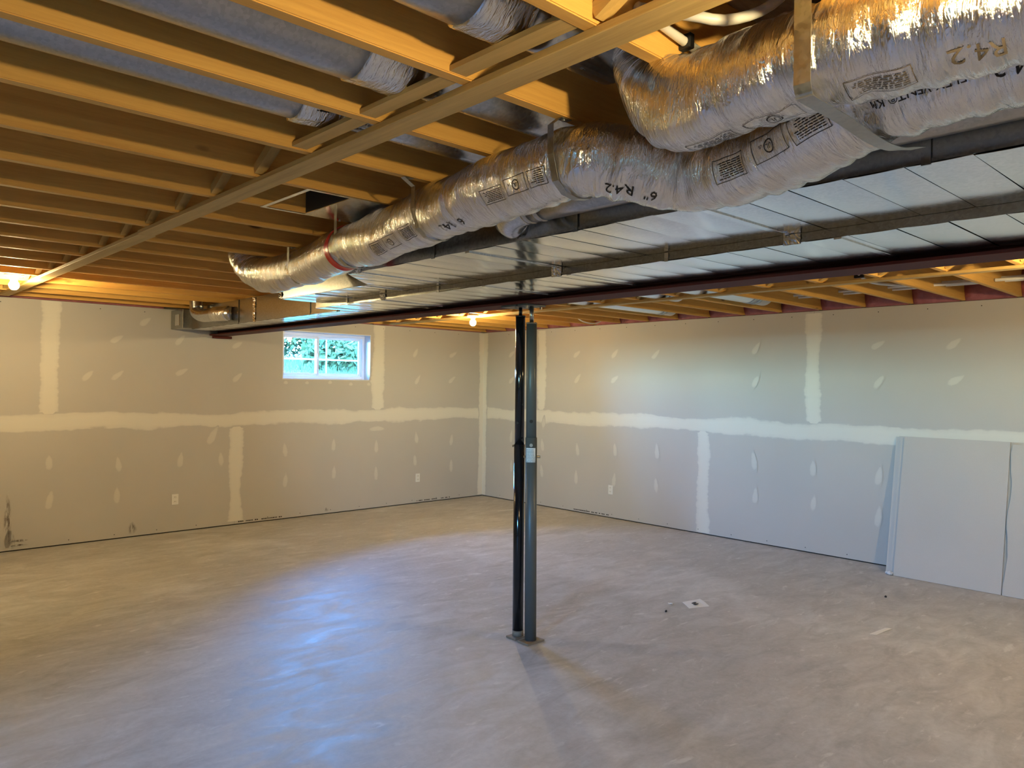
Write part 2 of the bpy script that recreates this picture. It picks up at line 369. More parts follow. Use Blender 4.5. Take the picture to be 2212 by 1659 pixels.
# ------------------------------------------------------------------ the setting
HW = 2.44; ZJ = 2.45; ZS = 2.69
XL, YR = -11.5, -12.0
struct(boxes('floor', [(XL-0.3, 0.3, YR-0.3, 0.3, -0.2, 0.0)], M_CONC))
ceiling = struct(boxes('ceiling', [(XL-0.3, 0.3, YR-0.3, 0.3, ZS, ZS+0.05)], M_SUB))
WX0, WX1, WZ0, WZ1 = -3.215, -1.972, 1.697, 2.300
wb = struct(boxes('wall_back', [(XL-0.3, WX0, 0.0135, 0.28, 0, ZS), (WX1, 0.3, 0.0135, 0.28, 0, ZS), (WX0, WX1, 0.0135, 0.28, 0, WZ0), (WX0, WX1, 0.0135, 0.28, WZ1, ZS)], M_BACK))
wr = struct(boxes('wall_right', [(0.0135, 0.28, YR-0.3, 0.0135, 0, ZS)], M_BACK))
V2 = (-8.75, -7.45, 1.62, 2.28)     # opening of the window in the left wall, out of view (y0, y1, z0, z1)
struct(boxes('wall_front', [(XL-0.3, 0.3, YR-0.28, YR, 0, ZS)], M_PAPER))
struct(boxes('wall_left', [(XL-0.28, XL, YR-0.3, V2[0], 0, ZS), (XL-0.28, XL, V2[1], 0.28, 0, ZS), (XL-0.28, XL, V2[0], V2[1], 0, V2[2]), (XL-0.28, XL, V2[0], V2[1], V2[3], ZS)], M_PAPER))

def panel(rects, parent, axis):
    """drywall sheet of thickness 12 mm from rectangles (a0,a1,z0,z1) on the wall plane"""
    g = 0.0015
    if axis == 'y': bl = [(a0, a1, 0.0, 0.0127, z0, z1) for a0, a1, z0, z1 in rects]
    else: bl = [(0.0, 0.0127, a0, a1, z0, z1) for a0, a1, z0, z1 in rects]
    return boxes('drywall_panel', bl, M_PAPER, parent)
ZM = 1.235; ZB = 0.012
panel([(XL, -5.658, ZM+0.002, HW)], wb, 'y')
panel([(-5.656, WX0, ZM+0.002, HW), (WX0, -1.848, ZM+0.002, WZ0), (WX0, -1.848, WZ1, HW), (WX1, -1.848, WZ0, WZ1)], wb, 'y')
panel([(-1.846, 0, ZM+0.002, HW)], wb, 'y')
panel([(XL, -3.783, ZB, ZM)], wb, 'y'); panel([(-3.781, 0, ZB, ZM)], wb, 'y')
panel([(-1.227, 0, ZM+0.002, HW)], wr, 'x'); panel([(-5.085, -1.229, ZM+0.002, HW)], wr, 'x'); panel([(-8.9, -5.087, ZM+0.002, HW)], wr, 'x'); panel([(YR, -8.902, ZM+0.002, HW)], wr, 'x')
panel([(-3.808, 0, ZB, ZM)], wr, 'x'); panel([(-7.6, -3.81, ZB, ZM)], wr, 'x'); panel([(YR, -7.602, ZB, ZM)], wr, 'x')

def strip(a0, a1, z0, z1, wall, axis, horiz, seed, mat=None, name='joint_compound'):
    """thin band of joint compound with feathered edges; mask attribute 1 in the middle, 0 at the rim"""
    r = np.random.default_rng(seed); L = (a1-a0) if horiz else (z1-z0); n = max(6, int(L/0.06)); prof = [(-1, 0), (-0.72, 0.45), (-0.35, 1), (0.35, 1), (0.72, 0.45), (1, 0)]
    def smooth_noise(m, k):
        x = r.normal(size=m//k+3); return np.interp(np.arange(m)/k, np.arange(len(x)), x)
    wv = 1+0.10*smooth_noise(n+1, 5)+0.05*smooth_noise(n+1, 2); off = 0.10*smooth_noise(n+1, 7)
    v, f, mk = [], [], []
    for i in range(n+1):
        t = i/n; endf = 1
        for (q, m) in (prof if name != 'corner_compound' else [(-1, 0), (-0.6, 0.5), (-0.1, 1), (0.3, 1), (0.7, 1), (1, 1)]):
            if name == 'corner_compound' and q > 0.75: q = 1/wv[i]-off[i]/wv[i]
            h = (z1-z0)/2 if horiz else (a1-a0)/2; c = (z0+z1)/2 if horiz else (a0+a1)/2; d = c+h*(q*wv[i]+off[i])
            a, z = (a0+(a1-a0)*t, d) if horiz else (d, z0+(z1-z0)*t)
            e = 0.0004+0.0010*m+(0.0007 if horiz else 0.0)+(0.0016 if name == 'corner_compound' else 0.0)
            v.append((a, -e, z) if axis == 'y' else (-e, a, z)); mk.append(m*endf)
    k = len(prof)
    for i in range(n):
        for j in range(k-1):
            q = (i*k+j, (i+1)*k+j, (i+1)*k+j+1, i*k+j+1); f.append(q if (horiz == (axis == 'y')) else q[::-1])
    o = mesh(name, v, f, mat or M_MUD, wall, smooth=True); at = o.data.attributes.new('mask', 'FLOAT', 'POINT'); at.data.foreach_set('value', mk)
    return o
strip(XL, -0.005, ZM-0.105, ZM+0.105, wb, 'y', True, 1)
strip(YR, -0.005, ZM-0.105, ZM+0.105, wr, 'x', True, 2)
for i, a in enumerate((-5.657, -1.847)): strip(a-0.11, a+0.11, ZM+0.06, HW-0.005, wb, 'y', False, 10+i)
strip(-3.782-0.10, -3.782+0.10, 0.045, ZM-0.06, wb, 'y', False, 13)
for i, a in enumerate((-1.228, -5.086)): strip(a-0.095, a+0.095, ZM+0.06, HW-0.02, wr, 'x', False, 20+i)
strip(-3.809-0.10, -3.809+0.10, 0.02, ZM-0.06, wr, 'x', False, 24)
strip(-0.10, 0.012, 0.02, HW-0.01, wb, 'y', False, 30, None, 'corner_compound'); strip(-0.10, 0.012, 0.02, HW-0.01, wr, 'x', False, 31, None, 'corner_compound')
SPOT = {}
def spot(a, z, w_, h_, tilt, wall, axis, mat=M_SPOT, name='screw_patch'):
    n = 14; v, mk = [], []
    key = axis
    if (key, name) not in SPOT:
        v = [(0, 0, 0)]; mk = [1.0]
        for rr, m in ((0.45, 0.85), (1.0, 0.0)):
            for i in range(n):
                t = 2*math.pi*i/n; xx, zz = rr*math.cos(t)*(1-0.35*math.sin(t)), rr*math.sin(t)
                v.append((xx, 0, zz) if axis == 'y' else (0, xx, zz)); mk.append(m)
        f = [(0, 1+i, 1+(i+1) % n) for i in range(n)]+[(1+i, 1+n+i, 1+n+(i+1) % n, 1+(i+1) % n) for i in range(n)]
        if axis == 'y': f = [q for q in f]
        else: f = [q[::-1] for q in f]
        me = bpy.data.meshes.new(name); me.from_pydata(v, [], f); me.update(); me.materials.append(mat)
        at = me.attributes.new('mask', 'FLOAT', 'POINT'); at.data.foreach_set('value', mk); SPOT[(key, name)] = me
    o = link(name, SPOT[(key, name)], None, wall)
    if axis == 'y': o.location = (a, -0.0022, z); o.scale = (w_, 1, h_); o.rotation_euler = (0, tilt, 0)
    else: o.location = (-0.0022, a, z); o.scale = (1, w_, h_); o.rotation_euler = (-tilt, 0, 0)
    return o
PL = [(-4.78, 2.29), (-5.06, 2.09), (-4.42, 2.11), (-3.77, 2.09), (-5.33, 1.7), (-5.05, 1.71), (-4.4, 1.76), (-3.77, 1.71), (-5.66, 0.84), (-5.03, 0.78), (-4.4, 0.79), (-3.95, 0.77), (-5.65, 0.47), (-5.04, 0.46), (-1.25, 2.09), (-0.59, 2.09), (-1.21, 1.72), (-0.6, 1.73), (-1.22, 0.92), (-0.6, 0.86), (-2.51, 0.87), (-1.87, 0.82), (-3.17, 0.84), (-1.24, 0.6), (-0.6, 0.49), (-2.5, 0.52), (-1.87, 0.47), (-3.16, 0.47), (-2.89, 1.66), (-2.57, 1.668), (-2.27, 1.65), (-2.0, 1.65), (-3.17, 1.66)]
PR = [(-1.88, 2.08), (-2.52, 2.07), (-3.15, 2.05), (-4.45, 2.08), (-1.9, 1.76), (-2.52, 1.75), (-4.45, 1.73), (-5.71, 2.08), (-6.36, 2.07), (-5.72, 1.73), (-6.38, 1.75), (-1.28, 1.15), (-1.26, 0.84), (-1.91, 0.82), (-2.54, 0.87), (-3.18, 0.89), (-1.25, 0.49), (-1.89, 0.46), (-2.53, 0.48), (-3.17, 0.49), (-4.44, 0.88), (-5.09, 0.86), (-5.73, 0.84), (-4.46, 0.51), (-5.1, 0.51), (-5.73, 0.46), (-0.62, 2.11), (-0.63, 1.74), (-0.63, 0.92), (-0.64, 0.5)]
for L_, wall, ax in ((PL, wb, 'y'), (PR, wr, 'x')):
    for (a, z) in L_:
        if z > 1.5:
            up = z > 1.69 or ax == 'x'
            spot(a, z, 0.036, 0.095 if up else 0.028, (-1 if ax == 'y' else 1)*random.uniform(-1.1, -0.5) if up else 0, wall, ax)
        else: spot(a, z, 0.038, random.uniform(0.095, 0.125), random.uniform(-0.15, 0.2), wall, ax)
spot(-4.05, 1.04, 0.05, 0.14, 0.5, wb, 'y'); spot(-1.86, 1.06, 0.15, 0.04, 0, wb, 'y')
for (a, z, w_, h_) in ((-6.0, 0.33, 0.035, 0.30), (-5.98, 0.11, 0.05, 0.10), (-5.90, 0.098, 0.075, 0.014), (-5.90, 0.055, 0.075, 0.010), (-4.89, 0.10, 0.05, 0.07), (-2.6, 0.06, 0.03, 0.03)):
    spot(a, z, w_, h_, 0, wb, 'y', M_STAIN, 'brown_scuff')
for k in range(16): boxes('screw_head', [(-6.08+k*0.43-0.004, -6.08+k*0.43+0.004, -0.0012, 0.0, HW-0.05, HW-0.042)], M_DARK, wb) if -6.08+k*0.43 < 0 else None
for k in range(17): boxes('screw_head', [(-0.0012, 0.0, -0.55-k*0.43-0.004, -0.55-k*0.43+0.004, HW-0.05, HW-0.042)], M_DARK, wr)
for k in range(14): boxes('screw_head', [(-5.9+k*0.42-0.004, -5.9+k*0.42+0.004, -0.0012, 0.0, 0.045, 0.053)], M_DARK, wb)
for k in range(14): boxes('screw_head', [(-0.0012, 0.0, -0.4-k*0.42-0.004, -0.4-k*0.42+0.004, 0.045, 0.053)], M_DARK, wr)
def edge_print(axis, a0, a1, z, wall):
    v, f = [], []; a = a0; bl = []
    while a < a1:
        l = random.uniform(0.008, 0.02)
        if random.random() < 0.82:
            bl.append((a, a+l, -0.0012, 0, z, z+0.013) if axis == 'y' else (-0.0012, 0, a, a+l, z, z+0.013))
        a += l+0.006
    boxes('edge_print', bl, M_INK, wall)
edge_print('y', -3.74, -3.20, 0.028, wb); edge_print('y', -1.20, -0.62, 0.028, wb); edge_print('x', -2.45, -1.85, 0.028, wr)
# dark strips standing in for the shade in the gap under the drywall
boxes('gap_shade', [(XL, 0.0, 0.0128, 0.0134, 0, 0.02)], M_DARK, wb); boxes('gap_shade', [(0.0128, 0.0134, YR, 0.0, 0, 0.02)], M_DARK, wr)

# joists, rim insulation, strapping, bridging
JT = 0.040
YJL = [-6.615+0.43*k for k in range(-11, 16)]
YJR = [-1.357-0.4242*k for k in range(-3, 25)]
jm = None
def joists(ys, x0, x1):
    v, f = boxes_vf([(x0, x1, 0, JT, 0, ZS-ZJ)])
    bm = bmesh.new(); vv = [bm.verts.new(p) for p in v]
    for q in f: bm.faces.new([vv[i] for i in q])
    bmesh.ops.bevel(bm, geom=[e for e in bm.edges if abs(e.verts[0].co.x-e.verts[1].co.x) > 1], offset=0.003, segments=2, affect='EDGES')
    me = bpy.data.meshes.new('joist'); bm.to_mesh(me); bm.free(); me.materials.append(M_JOIST)
    for y in ys:
        if y > -0.06 or y < YR+0.05: continue
        o = link('joist', me, None, ceiling); o.location = (0, y, ZJ)
joists(YJL, XL, -4.0); joists(YJR, -4.0, 0.012)
boxes('strapping_board', [(-6.145, -6.062, YR+0.05, -4.30, ZJ-0.021, ZJ-0.0005)], M_STRAP, ceiling, 0.002)
boxes('strapping_board', [(-6.135, -6.052, -4.297, -0.25, ZJ-0.021, ZJ-0.0005)], M_STRAP, ceiling, 0.002)
boxes('strapping_board', [(-1.87, -1.79, YR+0.05, -0.25, ZJ-0.021, ZJ-0.0005)], M_STRAP, ceiling, 0.002)
def bar(name, a, b, w_, h_, mat, parent):
    a, b = Vector(a), Vector(b); d = (b-a).normalized(); s = Vector((1, 0, 0)); s = (s-d*s.dot(d)).normalized(); n = d.cross(s)
    v = [p+s*(w_/2*i)+n*(h_/2*j) for p in (a, b) for i, j in ((-1, -1), (1, -1), (1, 1), (-1, 1))]
    return mesh(name, v, [(3, 2, 1, 0), (4, 5, 6, 7), (0, 1, 5, 4), (1, 2, 6, 5), (2, 3, 7, 6), (3, 0, 4, 7)], mat, parent)
PIPEBAYS = (-7.24, -6.81, -6.38)
for ys, xc in ((YJL, -6.16), (YJR, -1.93)):
    ys = sorted(ys)
    for a, b in zip(ys[:-1], ys[1:]):
        if b > -0.3 or a < -10.5: continue
        piped = xc < -4 and any(a < q < b for q in PIPEBAYS)
        if piped: bar('bridging_brace', (xc-0.03, a+JT, 2.458), (xc-0.03, b, 2.462), 0.055, 0.014, M_BRACE, ceiling)
        else:
            bar('bridging_brace', (xc-0.03, a+JT, 2.475), (xc-0.03, b, 2.665), 0.038, 0.036, M_BRACE, ceiling)
            bar('bridging_brace', (xc+0.02, a+JT, 2.665), (xc+0.02, b, 2.475), 0.038, 0.036, M_BRACE, ceiling)

# window in the back wall
def window(name, x0, x1, z0, z1):
    W = thing(name, 'x', 'x'); del W['label']; del W['category']; struct(W); yb = 0.135
    # jamb liner
    boxes('jamb', [(x0, x0+0.012, 0, 0.21, z0, z1), (x1-0.012, x1, 0, 0.21, z0, z1), (x0+0.012, x1-0.012, 0, 0.21, z0, z0+0.012), (x0+0.012, x1-0.012, 0, 0.21, z1-0.012, z1)], M_VINYL, W)
    a0, a1, c0, c1 = x0+0.013, x1-0.013, z0+0.013, z1-0.013
    def frame(nm_, a0, a1, c0, c1, t, y0, y1): return boxes(nm_, [(a0, a0+t, y0, y1, c0, c1), (a1-t, a1, y0, y1, c0, c1), (a0+t, a1-t, y0, y1, c0, c0+t), (a0+t, a1-t, y0, y1, c1-t, c1)], M_VINYL, W, 0.003)
    frame('window_frame', a0, a1, c0, c1, 0.040, yb, yb+0.07)
    a0 += 0.041; a1 -= 0.041; c0 += 0.041; c1 -= 0.041; m = (a0+a1)/2-0.085*(a1-a0)/1.15
    s1 = frame('sash', a0, m+0.02, c0, c1, 0.030, yb-0.005, yb+0.022); s2 = frame('sash', m-0.012, a1, c0, c1, 0.030, yb+0.028, yb+0.055)
    boxes('pane', [(a0+0.03, m-0.01, yb+0.007, yb+0.010, c0+0.03, c1-0.03)], M_GLASS, s1); boxes('pane', [(m+0.018, a1-0.03, yb+0.040, yb+0.043, c0+0.03, c1-0.03)], M_GLASS, s2)
    boxes('latch', [(m-0.003, m+0.013, yb-0.022, yb-0.005, (c0+c1)/2-0.035, (c0+c1)/2+0.035)], M_VINYL, s1, 0.003)
    return W
window('window_1', WX0, WX1, WZ0, WZ1)
w2 = window('window_2', 0, V2[1]-V2[0], V2[2], V2[3]); w2.rotation_euler = (0, 0, math.pi/2); w2.location = (XL, V2[0], 0)
for nm_, loc, rot, sx, sy in (('window_portal', ((WX0+WX1)/2, 0.10, (WZ0+WZ1)/2), (-math.pi/2, 0, 0), WX1-WX0, WZ1-WZ0), ('window_portal', (XL-0.10, (V2[0]+V2[1])/2, (V2[2]+V2[3])/2), (0, -math.pi/2, 0), V2[3]-V2[2], V2[1]-V2[0])):
    l = bpy.data.lights.new(nm_, 'AREA'); l.shape = 'RECTANGLE'; l.size = sx; l.size_y = sy; l.cycles.is_portal = True
    o = bpy.data.objects.new(nm_, l); COL.objects.link(o); o.location = loc; o.rotation_euler = rot

# ------------------------------------------------------------------ steel beam and posts
BX, BZ = -4.0, 2.178
beam = thing('steel_beam', 'dark red primed steel beam running under the joists beside the sheet metal ducts', 'beam', (BX, -5, BZ))
def P_(o, par): o.parent = par; o.matrix_parent_inverse = Matrix.Translation(-Vector(par.location)); return o
P_(boxes('bottom_flange', [(BX-0.10, BX+0.10, YR+0.02, 0.0, BZ, BZ+0.014)], M_RED, None, 0.002), beam)
P_(boxes('web', [(BX-0.006, BX+0.006, YR+0.02, 0.0, BZ+0.014, 2.40)], M_RED), beam)
P_(boxes('top_flange', [(BX-0.10, BX+0.10, YR+0.02, 0.0, 2.40, 2.412)], M_RED), beam)
P_(boxes('nailer_plate', [(BX-0.10, BX+0.10, YR+0.02, 0.0, 2.4125, 2.449)], M_STRAP), beam)
tag(boxes('shim_block', [(-4.07, -3.86, -0.05, -0.001, 2.150, 2.1775)], M_RED, None, 0.002), 'small reddish shim block under the beam end at the wall', 'shim')
def post(name, label, bx, by, tx, ty, r0, r1, zj, ztop, mat, gray):
    T = thing(name, label, 'post', (bx, by, 0)); zc = BZ-0.0125
    q = lambda z: (bx+(tx-bx)*z/2.16, by+(ty-by)*z/2.16, z)
    zb0 = 0.0125
    P_(cyl('lower_tube', q(zb0), q(zj), r0, mat, None, 28), T); P_(cyl('upper_tube', q(zj-0.0), q(ztop), r1, mat, None, 28), T)
    P_(cyl('top_cap', q(ztop), q(ztop+0.008), r1*1.06, M_RUST if gray else mat, None, 24), T)
    P_(cyl('jack_screw', q(ztop+0.008), q(zc), 0.014 if gray else 0.012, M_SCREW if gray else mat, None, 14), T)
    s = 0.075 if gray else 0.06
    if not gray: P_(cyl('rusty_foot', q(0.0125), q(0.05), r0+0.0012, M_RUST, None, 28), T)
    bp = P_(boxes('base_plate', [(bx-s, bx+s, by-0.055 if gray else by-0.04, by+0.045 if gray else by+0.05, 0.0, 0.0125)], M_RUST, None, 0.002), T)
    tp = P_(boxes('top_plate', [(tx-0.085, tx+0.085, ty-0.045, ty+0.045 if gray else ty+0.10, zc, BZ-0.0003)], M_GREY, None, 0.002), T)
    for sx in (-1, 1):
        b_ = cyl('bolt', (tx+sx*0.065, ty-0.02, zc-0.014), (tx+sx*0.065, ty-0.02, zc), 0.009, M_SCREW, None, 6, smooth=False); P_(b_, T)
    if gray:
        P_(cyl('anchor_bolt', (bx+0.055, by+0.015, 0.0125), (bx+0.055, by+0.015, 0.035), 0.010, M_SCREW, None, 6, smooth=False), T)
        for k in range(7):
            a = k*2*math.pi/7+0.5; c = q(ztop-0.006); P_(lathe('rivet', [(0.0015, 0.004), (0.005, 0.002), (0.006, 0.0)], (c[0]+r1*0.86*math.cos(a), c[1]+r1*0.86*math.sin(a), ztop+0.008), M_SCREW, None, 8), T)
    # pin through the telescoping joint: directions as the camera sees them
    c = Vector(q(zj-0.125 if gray else zj-0.01)); d = Vector((0.73, -0.68, 0))
    P_(cyl('lock_pin', c-d*(r0+0.012), c+d*(r0+0.022), 0.008, M_SCREW, None, 10), T)
    cdir = (CAM-Vector(q(1.3))); cdir.z = 0; cdir.normalize()
    if gray:
        c = Vector(q(zj-0.048)); P_(cyl('lock_pin', c+cdir*(r0-0.004), c+cdir*(r0+0.006), 0.011, M_SCREW, None, 12), T)
        c = Vector(q(1.424)); P_(cyl('pin_hole', c+cdir*(r1-0.003), c+cdir*(r1+0.0008), 0.011, M_DARK, None, 16), T)
        # curved label
        ca = math.atan2(cdir.y, cdir.x); v, f = [], []
        for i in range(13):
            a = ca-0.95+1.75*i/12
            for z in (1.161, 1.253): c = q(z); v.append((c[0]+(r0+0.0007)*math.cos(a), c[1]+(r0+0.0007)*math.sin(a), z))
        f = [(2*i, 2*i+2, 2*i+3, 2*i+1) for i in range(12)]
        lab = P_(mesh('label', v, f, M_LABEL, None, True), T); lab['label'] = 'white printed instruction label'
        v, f = [], []
        for j in range(9):
            z = 1.244-j*0.0095; a = ca-0.86; end = ca+random.uniform(0.2, 0.7)
            while a < end:
                l = random.uniform(0.05, 0.22); b0 = len(v)
                for t in (0, 0.5, 1):
                    aa = a+l*t
                    for zz in (z, z-0.0045): c = q(zz); v.append((c[0]+(r0+0.0011)*math.cos(aa), c[1]+(r0+0.0011)*math.sin(aa), zz))
                f += [(b0+1, b0+3, b0+2, b0), (b0+3, b0+5, b0+4, b0+2)]; a += l+0.035
        pr = mesh('label_print', v, f, plain('label_ink', (0.2, 0.2, 0.2), 0.7)); pr.parent = lab
    else:
        for z, s in ((1.41, -0.5), (1.53, 0.75), (1.30, 0.75)):
            c = Vector(q(z)); dd = (cdir*math.cos(s)+d*math.sin(s)).normalized(); P_(cyl('pin_hole', c+dd*(r1-0.003), c+dd*(r1+0.0008), 0.009, M_DARK, None, 14), T)
    return T
post('steel_post', 'grey adjustable steel post with a white label and a square base plate', -3.98, -5.10, -3.992, -5.087, 0.0375, 0.0335, 1.319, 2.052, M_GREY, True)
post('steel_post', 'glossy black adjustable steel post close behind the grey post', -3.984, -4.985, -3.989, -4.980, 0.0355, 0.0315, 1.267, 2.105, M_BLACK, False)

# ------------------------------------------------------------------ rectangular trunk ducts
def trunk(name, label, secs, z0, z1, y_seam, tilt):
    """secs: (y_near, y_far, xl_near, xl_far, xr)"""
    T = thing(name, label, 'duct', (secs[0][4], -5, z0)); t = 0.0012
    for (ya, yb, xa, xb, xr) in secs:
        fx = lambda y: xa+(xb-xa)*(y-ya)/(yb-ya)
        # underside built panel by panel
        y = y_seam+0.165*math.ceil((ya-y_seam)/0.165)
        cuts = [ya]
        while y < yb-0.03:
            if y > ya+0.03: cuts.append(y)
            y += 0.165
        cuts.append(yb)
        for c0, c1 in zip(cuts[:-1], cuts[1:]):
            v, f = [], []; a = random.gauss(0, tilt); n = 6; dz = random.uniform(-0.0006, 0.0002); rr = random.gauss(0, tilt*0.4)
            for i in range(n+1):
                q = i/n; y = c0+0.0018+(c1-c0-0.0036)*q; s = 0.0016*(1-(2*q-1)**2)
                for x in (fx(y), xr):
                    v.append((x, y, z0+dz-s+a*(y-(c0+c1)/2)+rr*(x-(fx(y)+xr)/2)))
            m_ = len(v); v += [(p[0], p[1], p[2]+t) for p in v]
            for i in range(n): f.append((2*i, 2*i+1, 2*i+3, 2*i+2)[::-1]); f.append(tuple(m_+k for k in (2*i, 2*i+1, 2*i+3, 2*i+2)))
            f += [(0, 1, m_+1, m_), (2*n, m_+2*n, m_+2*n+1, 2*n+1)]
            f += [(2*i+2, 2*i, m_+2*i, m_+2*i+2) for i in range(n)]+[(2*i+1, 2*i+3, m_+2*i+3, m_+2*i+1) for i in range(n)]
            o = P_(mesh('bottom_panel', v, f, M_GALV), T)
            for p in o.data.polygons: p.use_smooth = True
            o.data.set_sharp_from_angle(angle=0.6)
        # sides, top
        for nm_, A, B in (('side_panel', (xa, ya), (xb, yb)), ('side_panel', (xr-t, ya), (xr-t, yb))):
            v = [(A[0], A[1], z0+0.002), (A[0]+t, A[1], z0+0.002), (B[0]+t, B[1], z0+0.002), (B[0], B[1], z0+0.002), (A[0], A[1], z1), (A[0]+t, A[1], z1), (B[0]+t, B[1], z1), (B[0], B[1], z1)]
            P_(mesh(nm_, v, [(0, 3, 2, 1), (4, 5, 6, 7), (0, 1, 5, 4), (1, 2, 6, 5), (2, 3, 7, 6), (3, 0, 4, 7)], M_GSHADE), T)
        # folded edge bead along the lower left corner
        ribbon_pts = [(xa-0.002, ya, z0+0.006), (xb-0.002, yb, z0+0.006)]
        P_(ribbon('corner_seam', ribbon_pts, (0, 0, 1), 0.010, 0.003, M_GSHADE, None, 1), T)
    v, f = [], []
    ya, yb, xa, xb, xr = secs[-1]
    P_(boxes('end_cap', [(min(xa, xb), xr, yb-0.0, yb+0.0015, z0+0.001, z1)], M_GSHADE), T)
    for (ya, yb, xa, xb, xr) in secs:
        P_(mesh('top_panel', [(xa, ya, z1), (xr, ya, z1), (xr, yb, z1), (xb, yb, z1)], [(0, 1, 2, 3)], M_GSHADE), T)
    return T
ZL, ZR = 2.250, 2.213
LT = trunk('trunk_duct', 'wide galvanised trunk duct running beside the foil flex duct, its pale underside in cross ribs', [(YR+0.3, -4.95, -5.262, -5.262, -4.647), (-4.95, -4.66, -5.262, -4.955, -4.647), (-4.66, -3.50, -4.955, -4.955, -4.647)], ZL, 2.440, -7.31, 0.008)
RT = trunk('trunk_duct', 'galvanised trunk duct pressed against the dark red steel beam', [(YR+0.3, -3.45, -4.643, -4.643, -4.055), (-3.449, -0.36, -4.425, -4.425, -4.055)], ZR, 2.440, -7.23, 0.008)
def cleat(T, y, x0, x1, z, w_=0.030): P_(boxes('drive_cleat', [(x0, x1, y-w_/2, y+w_/2, z-0.0052, z+0.001)], M_GALV, None, 0.001), T)
for y in (-7.16, -5.95, -5.05): cleat(LT, y, -5.25, -4.66, ZL)
cleat(LT, -4.60, -4.945, -4.66, ZL); cleat(LT, -3.98, -4.945, -4.66, ZL)
for y in (-7.35, -6.0, -5.35, -4.3): cleat(RT, y, -4.632, -4.07, ZR)
def wrapclip(T, y, x, z, h, w_=0.05, mat=M_FTAPE):
    n, m = 9, max(4, int(h/0.008)); v, f = [], []
    for i in range(n+1):
        for j in range(m+1): v.append((x-0.0032-abs(random.gauss(0, 0.0028)), y-w_/2+w_*i/n+random.gauss(0, 0.001), z-0.006+(h+0.006)*j/m))
    f = [(i*(m+1)+j, i*(m+1)+j+1, (i+1)*(m+1)+j+1, (i+1)*(m+1)+j) for i in range(n) for j in range(m)]; k = len(v); v += [(x-0.0018, q[1], q[2]) for q in v]
    f += [tuple(k+a for a in q[::-1]) for q in f[:]]
    return P_(mesh('foil_tape', v, f, M_CRUMP), T)
for y in (-7.86, -6.62, -5.72): P_(boxes('side_cleat', [(-5.269, -5.2645, y-0.012, y+0.012, ZL-0.006, 2.44)], M_GSHADE), LT)
for y, h in ((-5.06, 0.13), (-3.52, 0.17)): wrapclip(LT, y, -5.262 if y < -4.9 else -4.955, ZL, h)
for y in (-7.18, -5.93, -4.35): wrapclip(RT, y, -4.643, ZR, 0.034, 0.07)
for y in (-6.6, -4.95, -3.9): P_(boxes('side_cleat', [(-4.650, -4.6455, y-0.010, y+0.010, ZR-0.006, ZL-0.004)], M_GALV), RT)
for y in (-3.40, -1.9): wrapclip(RT, y, -4.425 if y > -3.44 else -4.643, ZR, 0.22, 0.05)
for y in (-2.95, -1.55): P_(boxes('side_cleat', [(-4.432, -4.4275, y-0.010, y+0.010, ZR-0.006, 2.44)], M_GSHADE), RT)
# boot and elbow at the end of the narrow trunk
bt = thing('duct_boot', 'sheet metal end boot with a round elbow where the trunk duct meets the window wall', 'duct boot', (-4.45, -0.2, ZR))
P_(boxes('boot_box', [(-4.520, -4.10, -0.355, -0.002, 2.222, 2.425)], M_GSHADE, None, 0.004), bt)
P_(boxes('access_plate', [(-4.5245, -4.5205, -0.26, -0.14, 2.255, 2.375)], M_GALV, None, 0.001), bt)
P_(tube('round_elbow', [(-4.435, -1.42, 2.315), (-4.50, -1.33, 2.315), (-4.515, -1.15, 2.315), (-4.515, -0.92, 2.32), (-4.515, -0.75, 2.36), (-4.515, -0.72, 2.44), (-4.515, -0.72, 2.60)], 0.066, M_PIPE, None, 24, 0.025)[0], bt)
P_(tube('foil_tape', [(-4.462, -1.40, 2.315), (-4.506, -1.30, 2.315), (-4.515, -1.20, 2.315)], 0.071, M_FTAPE, None, 20, 0.02, uv=True)[0], bt)

# ------------------------------------------------------------------ round pipes in the joist bays
def baypipe(y, xa, xm, xb, r, label, z):
    T = thing('round_duct_pipe', label, 'duct pipe', (xm, y, z), 'round pipes in the joist bays')
    P_(tube('pipe_section', [(xa, y, z), ((xa+xm)/2, y, z), (xm, y, z)], r, M_PIPE2, None, 36, 0.2)[0], T)
    P_(tube('pipe_section', [(xm-0.05, y, z), ((xm+xb)/2, y, z), (xb, y, z)], r-0.012, M_PIPE, None, 36, 0.2)[0], T)
    rr = np.random.default_rng(int(-y*100)); ph = rr.uniform(0, 6, 8)
    P_(tube('foil_tape', [(xm-0.09, y, z), (xm-0.01, y, z), (xm+0.06, y, z)], r, M_FTAPE, None, 40, 0.012, rad=lambda S, TH: r+0.004+0.004*np.sin(3*TH+ph[0]+9*S)*np.sin(5*TH+ph[1])+0.002*np.sin(11*TH+40*S+ph[2]), uv=True)[0], T)
    return T
baypipe(-7.24, -9.5, -6.24, -5.80, 0.105, 'round metal duct pipe leading up to the end of the thick foil flex duct', 2.578)
baypipe(-6.81, -9.5, -6.27, -4.9, 0.112, 'round metal duct pipe between the stickered pipe and the pipe feeding the thick flex duct', 2.576)
gp = baypipe(-6.38, -9.5, -6.22, -4.9, 0.092, 'round metal duct pipe carrying a small printed sticker beside its foil tape', 2.572)
st = P_(mesh('sticker', [(-6.10+0.05*i, -6.38+0.0807*math.sin(a), 2.572-0.0807*math.cos(a)) for i in (0, 2) for a in (-0.75, -0.45, -0.15, 0.15)], [(0, 1, 5, 4), (1, 2, 6, 5), (2, 3, 7, 6)], M_LABEL), gp); st['label'] = 'white pipe sticker'
